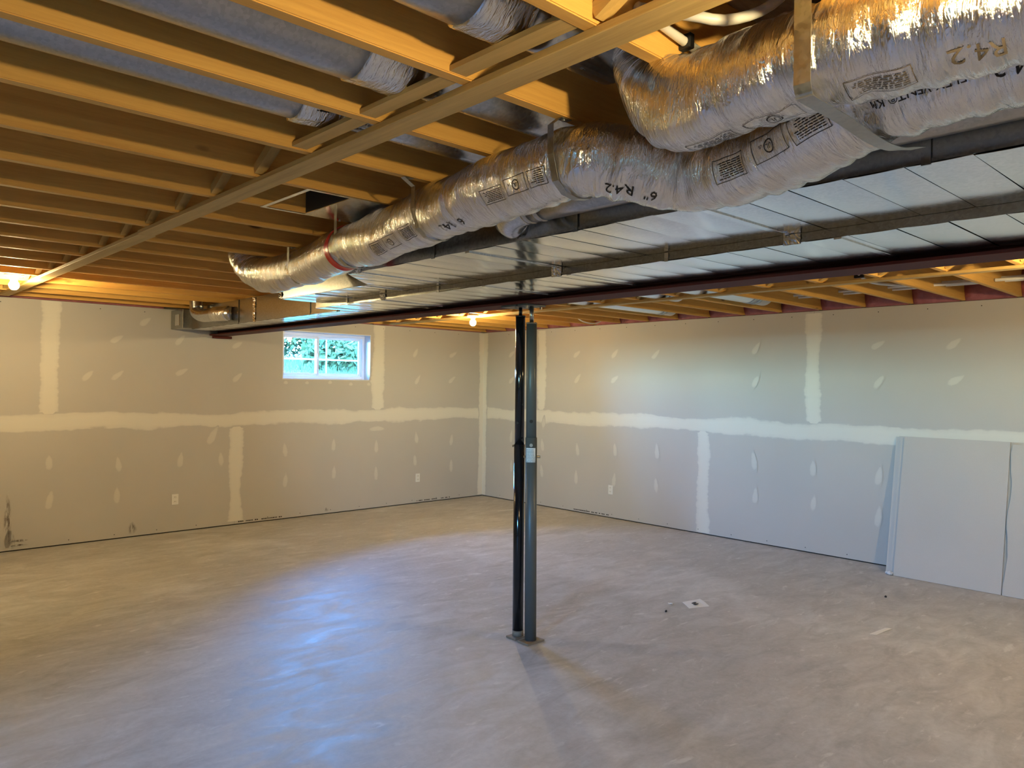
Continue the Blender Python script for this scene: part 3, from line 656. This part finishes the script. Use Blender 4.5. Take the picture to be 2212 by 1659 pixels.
for body, a0 in (('6" x 60" Pipe', -0.62), ('Pipe Lock', -0.30)):
    bm = text2d(body, 0.016); V, F = bm_vf(bm); bm.free()
    a = a0+V[:, 1]/0.0812; o = mesh('sticker_print', np.stack([-6.095+V[:, 0]*0.85, -6.38+0.0812*np.sin(a), 2.572-0.0812*np.cos(a)], 1), F, M_INK); o.parent = st
for yy, xa, xb, lab in ((-3.665, -3.7, -0.45, 'pale round duct pipe between joists beyond the beam, straight with no collar'), (-4.515, -3.7, -1.55, 'pale round duct pipe beyond the beam with one dark end collar, shorter than its neighbours'), (-4.94, -3.7, -0.75, 'pale round duct pipe beyond the beam with a double ring collar')):
    T = thing('round_duct_pipe', lab, 'duct pipe', (xa, yy, 2.53), 'round pipes beyond the beam')
    P_(tube('pipe_section', [(xa, yy, 2.558), ((xa+xb)/2, yy, 2.558), (xb, yy, 2.558)], 0.112, M_PIPE3, None, 36, 0.3)[0], T)
    if yy < -3.5:
        for k in range(2 if yy < -4.3 else 1): P_(tube('collar', [(xb-0.22-0.09*k, yy, 2.558), (xb-0.19-0.09*k, yy, 2.558), (xb-0.16-0.09*k, yy, 2.558)], 0.116, M_PIPE2, None, 28, 0.02)[0], T)

# ------------------------------------------------------------------ insulated foil flex ducts
def wr_(seed, r):
    q = np.random.default_rng(seed); k = q.uniform(40, 150, 10); m = q.integers(0, 4, 10); ph = q.uniform(0, 6.28, 10); kb = q.uniform(4, 16, 6); pb = q.uniform(0, 6.28, 6); mb = q.integers(1, 4, 6)
    def f(S, TH):
        d = np.zeros(S.shape)
        for i in range(10): d += 0.0009*np.sin(k[i]*S+m[i]*TH+ph[i]+1.2*np.sin(2*TH+ph[-i]))
        for i in range(6): d += 0.0022*np.sin(kb[i]*S+mb[i]*TH+pb[i])
        return r+d
    return f
def flex(name, label, P, r, seed, pinch=()):
    T = thing(name, label, 'flex duct', tuple(P[len(P)//2])); pa = Path(P, 0.009); base = wr_(seed, r)
    pins = [(pa.s[np.argmin(np.abs(pa.c[:, 1]-y))], d) for y, d in pinch]
    def rad(S, TH):
        R_ = base(S, TH)
        for s, d in pins: R_ = R_-d*np.exp(-((S-s)/0.022)**2)*(0.6+0.4*np.sin(7*TH+s*9))
        return R_
    P_(tube('foil_jacket', None, r, M_FOIL, None, 84, path=pa, rad=rad, uv=True)[0], T)
    T['_'] = 0; del T['_']
    return T, pa, rad
FA = [(-5.345, -3.80, 2.60), (-5.345, -3.805, 2.52), (-5.335, -3.85, 2.42), (-5.31, -3.96, 2.345), (-5.275, -4.18, 2.333), (-5.265, -4.445, 2.335), (-5.372, -4.95, 2.335), (-5.445, -5.305, 2.335), (-5.485, -5.55, 2.322), (-5.555, -6.0, 2.33), (-5.59, -6.165, 2.335), (-5.66, -6.45, 2.325), (-5.70, -6.75, 2.325), (-5.71, -7.025, 2.333), (-5.64, -7.16, 2.315), (-5.535, -7.31, 2.275), (-5.545, -7.47, 2.262), (-5.585, -7.65, 2.278), (-5.635, -7.80, 2.305), (-5.66, -7.93, 2.318), (-5.68, -8.2, 2.32), (-5.68, -8.8, 2.32), (-5.68, -9.4, 2.32)]
FB = [(-5.78, -7.345, 2.60), (-5.78, -7.35, 2.52), (-5.795, -7.395, 2.42), (-5.845, -7.53, 2.345), (-5.878, -7.68, 2.332), (-5.895, -7.885, 2.332), (-5.89, -8.1, 2.332), (-5.875, -8.35, 2.332), (-5.875, -9.4, 2.332)]
TA, PA, RA = flex('flex_duct', 'long foil jacketed flex duct snaking under the joists with a red tape band', FA, 0.108, 3, ((-4.445, 0.022), (-5.27, 0.012), (-6.165, 0.012), (-7.025, 0.010), (-7.36, 0.012), (-7.90, 0.020)))
TB, PB, RB = flex('flex_duct', 'thick foil flex duct in a wide galvanised strap, end turned up between joists', FB, 0.108, 8, ((-7.885, 0.010),))
def sat(pa, y): return float(pa.s[np.argmin(np.abs(pa.c[:, 1]-y))])
s_r = sat(PA, -5.22); rt = P_(tube('tape_band', None, 0.11, M_RTAPE, None, 84, path=PA, s0=s_r-0.032, s1=s_r+0.032, rad=lambda S, TH: RA(S, TH)+0.0015, caps=False)[0], TA); rt['label'] = 'red sealing tape band'
def wrap(pa, rf, T, u_c, th_c, bm, name='printed_mark', r=0.108, off=0.0016):
    """lay flat artwork on the jacket, upside down as it reads in the room"""
    V, F = bm_vf(bm); U = u_c-V[:, 0]; TH = th_c+V[:, 1]/r
    P3 = pa.at(U, TH, rf(U, TH)+off); o = P_(mesh(name, P3, F, M_INK), T); o['kind'] = 'stuff'
    if (Vector(o.data.polygons[0].normal)).dot(Vector(P3[F[0][0]])-Vector(pa.at(np.array([U[0]]), np.array([0.0]), np.array([0.0]))[0])) < 0: o.data.flip_normals()
    return o
def txt(pa, rf, T, y, th, body, size, bold=0.0, sx=1.0):
    bm = text2d(body, size)
    xs = [v.co.x for v in bm.verts]; cx = (min(xs)+max(xs))/2
    for v in bm.verts: v.co.x = (v.co.x-cx)*sx
    cutgrid(bm, 0.008); o = wrap(pa, rf, T, sat(pa, y), th, bm); bm.free(); return o
def rects_bm(rs):
    bm = bmesh.new()
    for (x0, y0, x1, y1) in rs:
        q = [bm.verts.new(p) for p in ((x0, y0, 0), (x1, y0, 0), (x1, y1, 0), (x0, y1, 0))]; bm.faces.new(q)
    return bm
def panelbox(pa, rf, T, y, th, w_, h_, kind, seed):
    """ruled information box: outline plus lines of small print or the ringed UL mark"""
    r = random.Random(seed); lw = 0.0016; rs = [(-w_/2, -h_/2, w_/2, -h_/2+lw), (-w_/2, h_/2-lw, w_/2, h_/2), (-w_/2, -h_/2, -w_/2+lw, h_/2), (w_/2-lw, -h_/2, w_/2, h_/2)]
    if kind == 'lines':
        n = max(3, int((h_-0.010)/0.0058))
        for i in range(n):
            y0 = h_/2-0.008-i*0.0058; x = -w_/2+0.010; end = w_/2-r.uniform(0.01, 0.03)
            while x < end:
                l = r.uniform(0.005, 0.016); rs.append((x, y0-0.0026, min(x+l, end), y0)); x += l+0.003
    bm = rects_bm(rs); cutgrid(bm, 0.012); wrap(pa, rf, T, sat(pa, y), th, bm); bm.free()
    if kind == 'ul':
        bm = bmesh.new(); n = 28; R0, R1 = 0.0175, 0.0145
        a = [bm.verts.new((R0*math.cos(6.2832*i/n), R0*math.sin(6.2832*i/n), 0)) for i in range(n)]; b = [bm.verts.new((R1*math.cos(6.2832*i/n), R1*math.sin(6.2832*i/n), 0)) for i in range(n)]
        for i in range(n): bm.faces.new((a[i], a[(i+1) % n], b[(i+1) % n], b[i]))
        for body, size, dx, dy in (('UL', 0.019, -0.0115, -0.0065), ('US', 0.011, 0.021, -0.010)):
            b2 = text2d(body, size)
            for v in b2.verts: v.co.x += dx; v.co.y += dy
            me = bpy.data.meshes.new('t'); b2.to_mesh(me); b2.free(); bm.from_mesh(me); bpy.data.meshes.remove(me)
        wrap(pa, rf, T, sat(pa, y), th, bm); bm.free()
R = math.radians
txt(PA, RA, TA, -7.185, R(48), '6"  R4.2', 0.050); txt(PA, RA, TA, -6.44, R(50), '6"  R4.2', 0.050)
panelbox(PA, RA, TA, -7.53, R(26), 0.105, 0.062, 'lines', 1); panelbox(PA, RA, TA, -7.665, R(22), 0.115, 0.062, 'ul', 2); panelbox(PA, RA, TA, -7.79, R(26), 0.10, 0.060, 'lines', 3)
panelbox(PA, RA, TA, -6.73, R(32), 0.11, 0.055, 'lines', 4); panelbox(PA, RA, TA, -6.86, R(28), 0.10, 0.055, 'ul', 5); panelbox(PA, RA, TA, -6.955, R(28), 0.07, 0.052, 'lines', 6)
panelbox(PA, RA, TA, -6.06, R(40), 0.12, 0.062, 'lines', 7); panelbox(PA, RA, TA, -5.90, R(44), 0.11, 0.060, 'ul', 8); panelbox(PA, RA, TA, -5.76, R(46), 0.11, 0.060, 'lines', 9)
txt(PA, RA, TA, -8.01, R(34), 'FLEX VENT® KM', 0.026); txt(PA, RA, TA, -8.22, R(30), '6"  R4.2', 0.05)
panelbox(PB, RB, TB, -7.62, R(84), 0.12, 0.05, 'lines', 10); panelbox(PB, RB, TB, -7.77, R(82), 0.12, 0.05, 'ul', 11); panelbox(PB, RB, TB, -8.00, R(70), 0.12, 0.05, 'lines', 12); txt(PB, RB, TB, -8.19, R(52), '6"  R4.2', 0.05)

# straight pipe lying between the flex duct and the wide trunk
sp = thing('straight_duct_pipe', 'smooth pale round pipe lying along the wide trunk duct behind the foil flex duct', 'duct pipe', (-5.345, -7, 2.36))
P_(tube('pipe_section', [(-5.345, -6.45, 2.362), (-5.345, -8, 2.362), (-5.345, YR+0.4, 2.362)], 0.072, M_PIPE2, None, 32, 0.3)[0], sp)
P_(tube('elbow', [(-5.345, -6.44, 2.362), (-5.340, -6.36, 2.350), (-5.305, -6.30, 2.335), (-5.268, -6.29, 2.33)], 0.072, M_PIPE, None, 28, 0.02)[0], sp)
for y in (-6.46, -6.52): P_(tube('collar', [(-5.345, y+0.012, 2.362), (-5.345, y, 2.362), (-5.345, y-0.012, 2.362)], 0.0755, M_GSHADE, None, 28, 0.008)[0], sp)

# hanger straps
def hanger(y, cx, cz, r, label, x_top=None, w_=0.024):
    T = thing('hanger_strap', label, 'strap', (cx, y, ZJ), 'flex duct hanger straps'); e = r+0.0035; xt = cx-e if x_top is None else x_top
    P_(ribbon('strap_band', [(xt+0.045, y, ZJ-0.002), (xt, y, ZJ-0.003), (cx-e, y, ZJ-0.03), (cx-e, y, cz), (cx-e*0.80, y, cz-e*0.66), (cx-e*0.45, y, cz-e*0.93), (cx, y, cz-e), (cx+e*0.45, y, cz-e*0.93), (cx+e*0.80, y, cz-e*0.66), (cx+e, y, cz), (cx+e, y, ZJ-0.004)], (0, 1, 0), w_, 0.0014, M_HANG, None, 1), T)
    P_(cyl('screw', (xt+0.022, y, ZJ-0.0075), (xt+0.022, y, ZJ-0.003), 0.006, M_SCREW, None, 8), T); return T
hanger(-7.025, -5.71, 2.333, 0.110, 'metal hanger strap around the flex duct between two lettered stretches', -5.79)
hanger(-6.165, -5.59, 2.335, 0.108, 'metal hanger strap around the flex duct beside the open sheet metal pan', -5.75)
hanger(-5.305, -5.435, 2.335, 0.108, 'metal hanger strap beside the red tape band')
hanger(-4.445, -5.265, 2.335, 0.095, 'metal hanger strap pinching the far end of the flex duct')
T = thing('hanger_strap', 'wide galvanised hanger strap slung under both foil flex ducts', 'strap', (-6.02, -7.885, ZJ), 'flex duct hanger straps')
P_(ribbon('strap_band', [(-5.965, -7.885, ZJ-0.002), (-6.014, -7.885, ZJ-0.002), (-6.014, -7.885, 2.40), (-6.014, -7.885, 2.24)], (0, 1, 0), 0.034, 0.0016, M_HANG, None, 1), T)
P_(ribbon('strap_band', [(-6.015, -7.885, 2.24), (-6.008, -7.887, 2.219), (-5.99, -7.888, 2.214), (-5.85, -7.89, 2.213), (-5.70, -7.893, 2.204), (-5.60, -7.90, 2.205), (-5.52, -7.905, 2.222), (-5.47, -7.91, 2.232)], (0, 1, 0), 0.034, 0.0016, M_HANG, None, 5), T)

# sheet metal pan with an open return in one joist bay
pn = thing('return_air_pan', 'open sheet metal pan fixed across one joist bay above the red taped duct', 'duct pan', (-5.7, -5.55, ZJ))
y0, y1 = -5.755+0.012, -5.325+0.030
P_(boxes('pan_sheet', [(-5.715, -4.80, y0, y1, ZJ-0.0035, ZJ-0.0005)], M_GALV), pn)
P_(boxes('flange', [(-5.925, -5.905, y0, y1, ZJ-0.004, ZJ-0.0005)], M_GALV), pn)
for a in (y0, y1-0.018): P_(boxes('flange', [(-5.905, -5.715, a, a+0.018, ZJ-0.004, ZJ-0.0005)], M_GALV), pn)
P_(boxes('bay_shade', [(-5.715, -5.712, -5.715, -5.325, ZJ-0.0005, 2.68)], M_DARK), pn)  # added dark sheet standing in for the shade inside the open bay

# ------------------------------------------------------------------ plumbing in the joists
def pipe(name, P, r, mat, label, cat, group=None):
    o, _ = tube(name, P, r, mat, None, 12, 0.03); o2 = thing if False else o; tag(o, label, cat, group); return o
pipe('water_pipe', [(-6.02, -7.42, 2.56), (-5.93, -7.575, 2.51), (-5.87, -7.63, 2.50), (-5.80, -7.69, 2.53), (-5.74, -7.74, 2.60)], 0.0125, M_PEX, 'off white bent water pipe looping above the thick foil flex duct', 'pipe')
wp = thing('water_pipe', 'off white water pipe held in a small black clip on the joist', 'pipe', (-5.85, -7.487, 2.51))
P_(tube('pipe_run', [(-6.02, -7.49, 2.53), (-5.84, -7.492, 2.508), (-5.74, -7.495, 2.50), (-5.55, -7.495, 2.50)], 0.0115, M_PEX, None, 12, 0.03)[0], wp)
P_(boxes('pipe_clip', [(-5.835, -5.815, -7.510, -7.4755, 2.49, 2.527)], M_BLK, None, 0.002), wp)
tag(tube('drain_pipe', [(-5.60, -7.70, 2.62), (-5.55, -8.2, 2.62), (-5.5, -8.9, 2.62)], 0.048, M_BLK, None, 20, 0.1)[0], 'black plastic drain pipe above the thick foil flex duct', 'pipe')
for k, (x, z) in enumerate(((-0.62, 2.535), (-0.52, 2.525))):
    tag(tube('water_pipe', [(x, -4.62, z), (x+0.01, -6.2, z+0.006), (x-0.01, -8.0, z), (x, YR+0.4, z)], 0.0125, M_PEX, None, 10, 0.25)[0], 'white water pipe bored through the joists above the leaning drywall, one of a pair', 'pipe', 'paired water pipes')
T = thing('water_pipe', 'white bent water pipe with a black clip rising between joists beyond the beam', 'pipe', (-1.4, -6.2, 2.52))
P_(tube('pipe_run', [(-1.60, -6.12, 2.66), (-1.40, -6.10, 2.56), (-1.20, -6.12, 2.515), (-0.95, -6.25, 2.505), (-0.80, -6.42, 2.505), (-0.78, -7.2, 2.505)], 0.0125, M_PEX, None, 12, 0.04)[0], T)
P_(boxes('pipe_clip', [(-1.40, -1.37, -6.13, -6.06, 2.53, 2.575)], M_BLK, None, 0.003), T)
tag(tube('white_cable', [(-0.75, -2.50, 2.50), (-0.60, -2.52, 2.435), (-0.42, -2.56, 2.425), (-0.25, -2.58, 2.50)], 0.008, M_PEX, None, 8, 0.03)[0], 'white cable sagging in a shallow loop below one joist', 'cable')

# ------------------------------------------------------------------ pink insulation in the rim
ys = sorted(y for y in YJR if YR < y < 0)
for a, b in zip(ys[:-1], ys[1:]):
    n = 6; v, f = [], []; sd = random.uniform(0, 6)
    for i in range(n+1):
        for j in range(n+1):
            q, t = i/n, j/n; d = 0.030+0.035*math.sin(math.pi*t)**0.7+0.010*math.sin(5*q+sd+3*t)
            v.append((0.010-d, a+JT+0.002+(b-a-JT-0.004)*q, HW+0.004+(ZS-HW-0.006)*t))
    f = [(i*(n+1)+j, (i+1)*(n+1)+j, (i+1)*(n+1)+j+1, i*(n+1)+j+1) for i in range(n) for j in range(n)]
    m0 = len(v); v += [(0.012, p[1], p[2]) for p in v]
    f += [tuple(m0+k for k in q[::-1]) for q in f[:]]
    ring = [i*(n+1) for i in range(n+1)]+[n*(n+1)+j for j in range(1, n+1)]+[i*(n+1)+n for i in range(n-1, -1, -1)]+[j for j in range(n-1, 0, -1)]
    f += [(ring[k], m0+ring[k], m0+ring[(k+1) % len(ring)], ring[(k+1) % len(ring)]) for k in range(len(ring))]
    o = mesh('insulation_batt', v, f, M_PINK, None, True); tag(o, 'pink insulation batt stuffed between two joist ends on top of the long drywall wall', 'insulation', 'rim insulation batts')
for a0, a1 in ((-11.4, -8.2), (-8.15, -4.6), (-3.85, -2.0), (-1.95, -0.07)):
    tag(boxes('insulation_strip', [(a0, a1, -0.028, 0.012, HW+0.002, HW+0.035)], M_PINK, None, 0.006), {-11.4: 'pink insulation edge above the far end of the window wall, past the bare bulb', -8.15: 'pink insulation edge above the window wall beside the bare bulb', -3.85: 'pink insulation edge directly above the window', -1.95: 'pink insulation edge above the window wall near the corner'}[a0], 'insulation')

# ------------------------------------------------------------------ bare bulbs
def lamp(x, y, z, label):
    T = thing('bare_bulb_lamp', label, 'lamp', (x, y, z))
    P_(lathe('junction_box', [(0.055, 0.0), (0.055, 0.055)], (x, y, z+0.085), M_HANG, None, 8), T)
    P_(lathe('lampholder', [(0.022, -0.045), (0.026, -0.010), (0.030, 0.0), (0.060, 0.004), (0.066, 0.014), (0.066, 0.020)], (x, y, z+0.0645), M_PORC, None, 24), T)
    b = P_(lathe('bulb', [(0.002, -0.0365), (0.014, -0.034), (0.026, -0.025), (0.034, -0.010), (0.0355, 0.002), (0.032, 0.014), (0.025, 0.024)], (x, y, z), M_BULB, None, 20), T)
    b['label'] = 'glowing white bulb'
    P_(lathe('bulb_neck', [(0.025, 0.024), (0.017, 0.036), (0.014, 0.044)], (x, y, z), M_PORC, None, 20), T)
    return T
lamp(-6.262, -1.72, 2.378, 'lit bare bulb in a white holder beside the strapping board above the window wall')
lamp(-1.955, -2.07, 2.356, 'lit bare bulb beyond the steel beam near the room corner')
lamp(-6.33, -8.45, 2.270, 'lit bare bulb under the joists beside the thick foil flex duct')
lamp(-2.25, -7.85, 2.300, 'lit bare bulb beyond the beam above the leaning drywall sheets')

# ------------------------------------------------------------------ outlets
def outlet(a, z, axis, label):
    T = thing('wall_outlet', label, 'outlet', (a, 0, z) if axis == 'y' else (0, a, z))
    def bx_(nm_, a0, a1, z0, z1, d0, d1, mat, par=None, bev=0.0):
        o = boxes(nm_, [(a+a0, a+a1, -d1, -d0, z+z0, z+z1)] if axis == 'y' else [(-d1, -d0, a+a0, a+a1, z+z0, z+z1)], mat, None, bev)
        if par: o.parent = par
        else: P_(o, T)
        return o
    bx_('cover_plate', -0.036, 0.036, -0.058, 0.058, 0.0, 0.005, M_WHITE, None, 0.002)
    for s in (-1, 1):
        r = bx_('receptacle', -0.017, 0.017, s*0.024-0.015, s*0.024+0.015, 0.005, 0.0075, M_PORC, None, 0.002)
        for d in (-0.006, 0.006): bx_('slot', d-0.0015, d+0.0015, s*0.024-0.001, s*0.024+0.008, 0.0075, 0.0079, M_SLOT, r)
outlet(-4.452, 0.359, 'y', 'white wall outlet on the window wall beside the lower vertical taped seam')
outlet(-1.189, 0.355, 'y', 'white wall outlet on the window wall near the room corner')
outlet(-2.477, 0.356, 'x', 'white wall outlet on the long wall behind the posts')

# ------------------------------------------------------------------ leaning drywall sheets
def sheet(name, y0, y1, xb, xt, h, label, ragged=False):
    t = 0.0127; ang = math.atan2(xt-xb, h); n = Vector((-math.cos(ang), 0, math.sin(ang))); up = Vector((math.sin(ang), 0, math.cos(ang)))
    T = thing(name, label, 'drywall sheet', (xb, (y0+y1)/2, 0), 'leaning drywall sheets'); m = 16; base = Vector((xb, 0, 0.0))
    rag = [0.006*math.sin(3.1*i)+0.010*math.sin(0.9*i+1)+random.uniform(-0.003, 0.003) for i in range(m+1)] if ragged else [0]*(m+1)
    def slab(nm_, o0, o1, mat, inset=0.0):
        v = []
        for i in range(m+1):
            u = h*i/m
            for (yy, oo) in ((y0+inset, o0), (y1-inset+rag[i], o0), (y1-inset+rag[i], o1), (y0+inset, o1)):
                p = base+up*u+n*oo; v.append((p.x, yy, max(p.z, 0.0)))
        f = []
        for i in range(m):
            for j in range(4): k = (j+1) % 4; f.append((i*4+j, i*4+k, i*4+4+k, i*4+4+j))
        f += [(0, 3, 2, 1), (m*4, m*4+1, m*4+2, m*4+3)]
        P_(mesh(nm_, v, f, mat), T)
    slab('gypsum_core', 0.0006, t-0.0006, M_GYP); slab('paper_face', t-0.0006, t, M_PAPER); slab('paper_back', 0.0, 0.0006, M_PAPER)
    return T
SH = 1.245
sheet('drywall_sheet', -8.4, -5.895, -0.238, -0.015, SH-0.004, 'rearmost leaning drywall sheet, only its edge showing against the wall')
sheet('drywall_sheet', -8.4, -5.925, -0.256, -0.030, SH+0.004, 'second leaning drywall sheet from the wall, edge set back behind the front sheet')
sheet('drywall_sheet', -8.4, -5.945, -0.275, -0.046, SH, 'third leaning drywall sheet from the wall, edge just behind the front sheet')
sheet('drywall_sheet', -6.815, -5.985, -0.308, -0.072, SH+0.006, 'front leaning drywall sheet with the clean edge facing the room corner')
sheet('drywall_sheet', -8.5, -6.835, -0.314, -0.080, SH-0.012, 'front leaning drywall sheet with the wavy broken edge', True)
for (x, y, s, l) in ((-0.315, -5.955, 0.028, 'chalky gypsum crumb at the foot of the leaning sheets'), (-0.285, -5.915, 0.02, 'smaller gypsum crumb against the wall by the leaning sheets')):
    bm = bmesh.new(); bmesh.ops.create_icosphere(bm, subdivisions=1, radius=s)
    for v in bm.verts: v.co = v.co*random.uniform(0.7, 1.2); v.co.z = v.co.z*0.7
    zmin = min(v.co.z for v in bm.verts); me = bpy.data.meshes.new('gypsum_crumb'); bm.to_mesh(me); bm.free()
    o = link('gypsum_crumb', me, M_GYP); o.location = (x, y, -zmin); tag(o, l, 'debris')

# ------------------------------------------------------------------ litter on the floor
def scrap(name, pts, h, label, mat=M_SCRAP, n=5, amp=0.006):
    P0 = [Vector((x, y, 0)) for x, y in pts]; v = []; c = sum(P0, Vector())/4; sd = random.uniform(0, 6)
    for i in range(n+1):
        for j in range(n+1):
            a, b = i/n, j/n; p = P0[0]*(1-a)*(1-b)+P0[1]*a*(1-b)+P0[2]*a*b+P0[3]*(1-a)*b
            v.append((p.x, p.y, h+amp*abs(math.sin(4*a+sd)*math.sin(3*b+sd*2))))
    m0 = len(v); v += [(p[0], p[1], max(0.0, p[2]-0.0015)) for p in v]
    f = [(i*(n+1)+j, (i+1)*(n+1)+j, (i+1)*(n+1)+j+1, i*(n+1)+j+1) for i in range(n) for j in range(n)]; f += [tuple(m0+k for k in q[::-1]) for q in f[:]]
    ring = [i*(n+1) for i in range(n+1)]+[n*(n+1)+j for j in range(1, n+1)]+[i*(n+1)+n for i in range(n-1, -1, -1)]+[j for j in range(n-1, 0, -1)]
    f += [(ring[k], ring[(k+1) % len(ring)], m0+ring[(k+1) % len(ring)], m0+ring[k]) for k in range(len(ring))]
    o = mesh(name, v, f, mat); tag(o, label, 'debris'); return o
pp = scrap('paper_scrap', ((-2.47, -5.23), (-2.29, -5.27), (-2.405, -5.43), (-2.57, -5.36)), 0.0015, 'crumpled white paper scrap with dark smudges on the concrete floor')
for (x, y, sx, sy) in ((-2.44, -5.315, 0.030, 0.014), (-2.46, -5.345, 0.034, 0.016)):
    n = 9; o = mesh('smudge', [(x+sx*math.cos(6.283*i/n)*random.uniform(0.6, 1.1), y+sy*math.sin(6.283*i/n)*random.uniform(0.6, 1.1), 0.0092) for i in range(n)], [tuple(range(n))], M_DARK, pp)
scrap('paper_strip', ((-2.145, -6.50), (-2.125, -6.54), (-1.90, -6.56), (-1.92, -6.52)), 0.0015, 'narrow white paper strip lying on the bare concrete floor', amp=0.003)
scrap('paper_sliver', ((-0.757, -1.175), (-0.745, -1.205), (-0.503, -1.26), (-0.515, -1.23)), 0.0015, 'thin white sliver on the floor near the room corner', amp=0.002)
scrap('paper_chip', ((-2.60, -5.19), (-2.57, -5.17), (-2.56, -5.21), (-2.585, -5.22)), 0.0015, 'tiny white paper chip beside the crumpled scrap', amp=0.012, n=3)
for (x, y, l) in ((-1.115, -6.22, 'small dark pebble on the floor in front of the leaning sheets'), (-2.78, -5.30, 'tiny dark pebble on the floor beside the crumpled scrap')):
    bm = bmesh.new(); bmesh.ops.create_icosphere(bm, subdivisions=1, radius=0.010)
    for v in bm.verts: v.co = v.co*random.uniform(0.75, 1.2)
    zmin = min(v.co.z for v in bm.verts); me = bpy.data.meshes.new('pebble'); bm.to_mesh(me); bm.free(); o = link('pebble', me, M_DARK); o.location = (x, y, -zmin); tag(o, l, 'debris')

# ------------------------------------------------------------------ outdoors beyond the window
n = 24; v = []
for i in range(n+1):
    for j in range(n+1):
        x, y = -60+120*i/n, 0.30+70*(j/n)**1.6; v.append((x, y, 1.50+(0.055 if x > -1 else 0.0)*max(0, y-1.0)+0.10*math.sin(x*0.7+y*0.3)*min(1, y/6)))
struct(mesh('outdoor_ground', v, [(i*(n+1)+j, (i+1)*(n+1)+j, (i+1)*(n+1)+j+1, i*(n+1)+j+1) for i in range(n) for j in range(n)], M_GRASS, None, True))
v = [(XL-0.29-60*(i/6)**1.5, -60+10*j, 1.25) for i in range(7) for j in range(13)]
struct(mesh('outdoor_ground', v, [(i*13+j, i*13+j+1, (i+1)*13+j+1, (i+1)*13+j) for i in range(6) for j in range(12)], M_GRASS))
gz = lambda y: 1.50+0.055*max(0, y-1.0)
def foliage(name, label, x, y, h, rx, seed, leaf, cnt, low=0.15):
    T = thing(name, label, 'tree', (x, y, gz(y))); r = np.random.default_rng(seed)
    P_(cyl('trunk', (x, y, gz(y)-0.1), (x+0.1, y, gz(y)+h*0.8), 0.07*h/4, M_BARK, None, 8, 0.02), T)
    for k in range(5):
        a = r.uniform(0, 6.28); z = gz(y)+h*r.uniform(0.3, 0.7); P_(cyl('branch', (x+0.05, y, z), (x+math.cos(a)*rx*0.8, y+math.sin(a)*rx*0.8, z+h*0.2), 0.02*h/4, M_BARK, None, 6, 0.006), T)
    v, f = [], []
    for k in range(cnt):
        d = r.normal(size=3); d /= np.linalg.norm(d); q = r.uniform(0.35, 1)**0.5; lump = 1+0.3*math.sin(5*d[0]+seed)*math.sin(4*d[2]+seed)
        c = np.array([x, y, gz(y)+h*(0.5+low/2)])+d*q*lump*np.array([rx, rx, h*(0.5-low/2)]); s = r.uniform(0.06, 0.14)
        e1 = r.normal(size=3); e1 /= np.linalg.norm(e1); e2 = np.cross(e1, r.normal(size=3)); e2 /= np.linalg.norm(e2); b = len(v)
        v += [c-e1*s, c-e2*s*0.5, c+e1*s, c+e2*s*0.5]; f.append((b, b+1, b+2, b+3))
    o = P_(mesh('leaves', v, f, M_LEAF[leaf]), T); o['kind'] = 'stuff'
foliage('leafy_tree', 'mid green leafy tree seen through the outer sash of the window', 5.3, 13.0, 3.6, 1.5, 1, 1, 1500)
foliage('leafy_tree', 'dark leafy tree seen behind the fence post through the window', 7.6, 17.0, 4.6, 2.0, 2, 0, 1700)
foliage('leafy_tree', 'pale leafy tree seen through the inner sash of the window', 3.2, 14.0, 4.0, 1.7, 3, 2, 2200)
foliage('leafy_shrub', 'low green shrub behind the pale rail fence', 4.4, 10.0, 1.3, 0.9, 4, 1, 900, 0.0)
foliage('leafy_shrub', 'low pale shrub near the window beyond the rail fence', 2.6, 9.0, 1.0, 0.9, 5, 2, 900, 0.0)
foliage('leafy_tree', 'broad green tree at the back of the row outside the window', 8.4, 21.0, 3.6, 1.6, 6, 1, 1800, 0.0)
foliage('leafy_tree', 'round dark tree at the back of the row outside the window', 6.2, 19.5, 3.2, 1.4, 7, 0, 1500, 0.0)
foliage('leafy_tree', 'slim pale tree ending the row outside the window', 10.6, 20.5, 3.4, 1.4, 9, 2, 1500, 0.0)
fc = thing('rail_fence', 'pale rail fence on the grass outside the window', 'fence', (0.7, 6.0, gz(6)))
for x in (-1.5, 0.72, 2.9): P_(boxes('post', [(x-0.012, x+0.012, 5.99, 6.014, gz(6)-0.15, 2.60)], M_FENCE), fc)
P_(boxes('rail', [(-3.5, 5.0, 5.975, 5.99, 2.145, 2.180)], M_FENCE), fc)
v, f = [], []; r = np.random.default_rng(5)
for k in range(5000):
    y = 3+r.uniform(0, 1)**1.3*14; x = -2.6+(y)*0.42+r.normal()*1.6; h = r.uniform(0.05, 0.28)*(0.5+y/14); a = r.uniform(0, 6.28); b = len(v); z = gz(y)-0.02
    v += [(x-0.012*math.cos(a), y-0.012*math.sin(a), z), (x+0.012*math.cos(a), y+0.012*math.sin(a), z), (x+r.normal()*0.06, y+r.normal()*0.06, z+h)]; f.append((b, b+1, b+2))
o = mesh('tall_grass', v, f, M_LEAF[2]); o['label'] = 'tall pale grass outside the window'; o['category'] = 'grass'; o['kind'] = 'stuff'
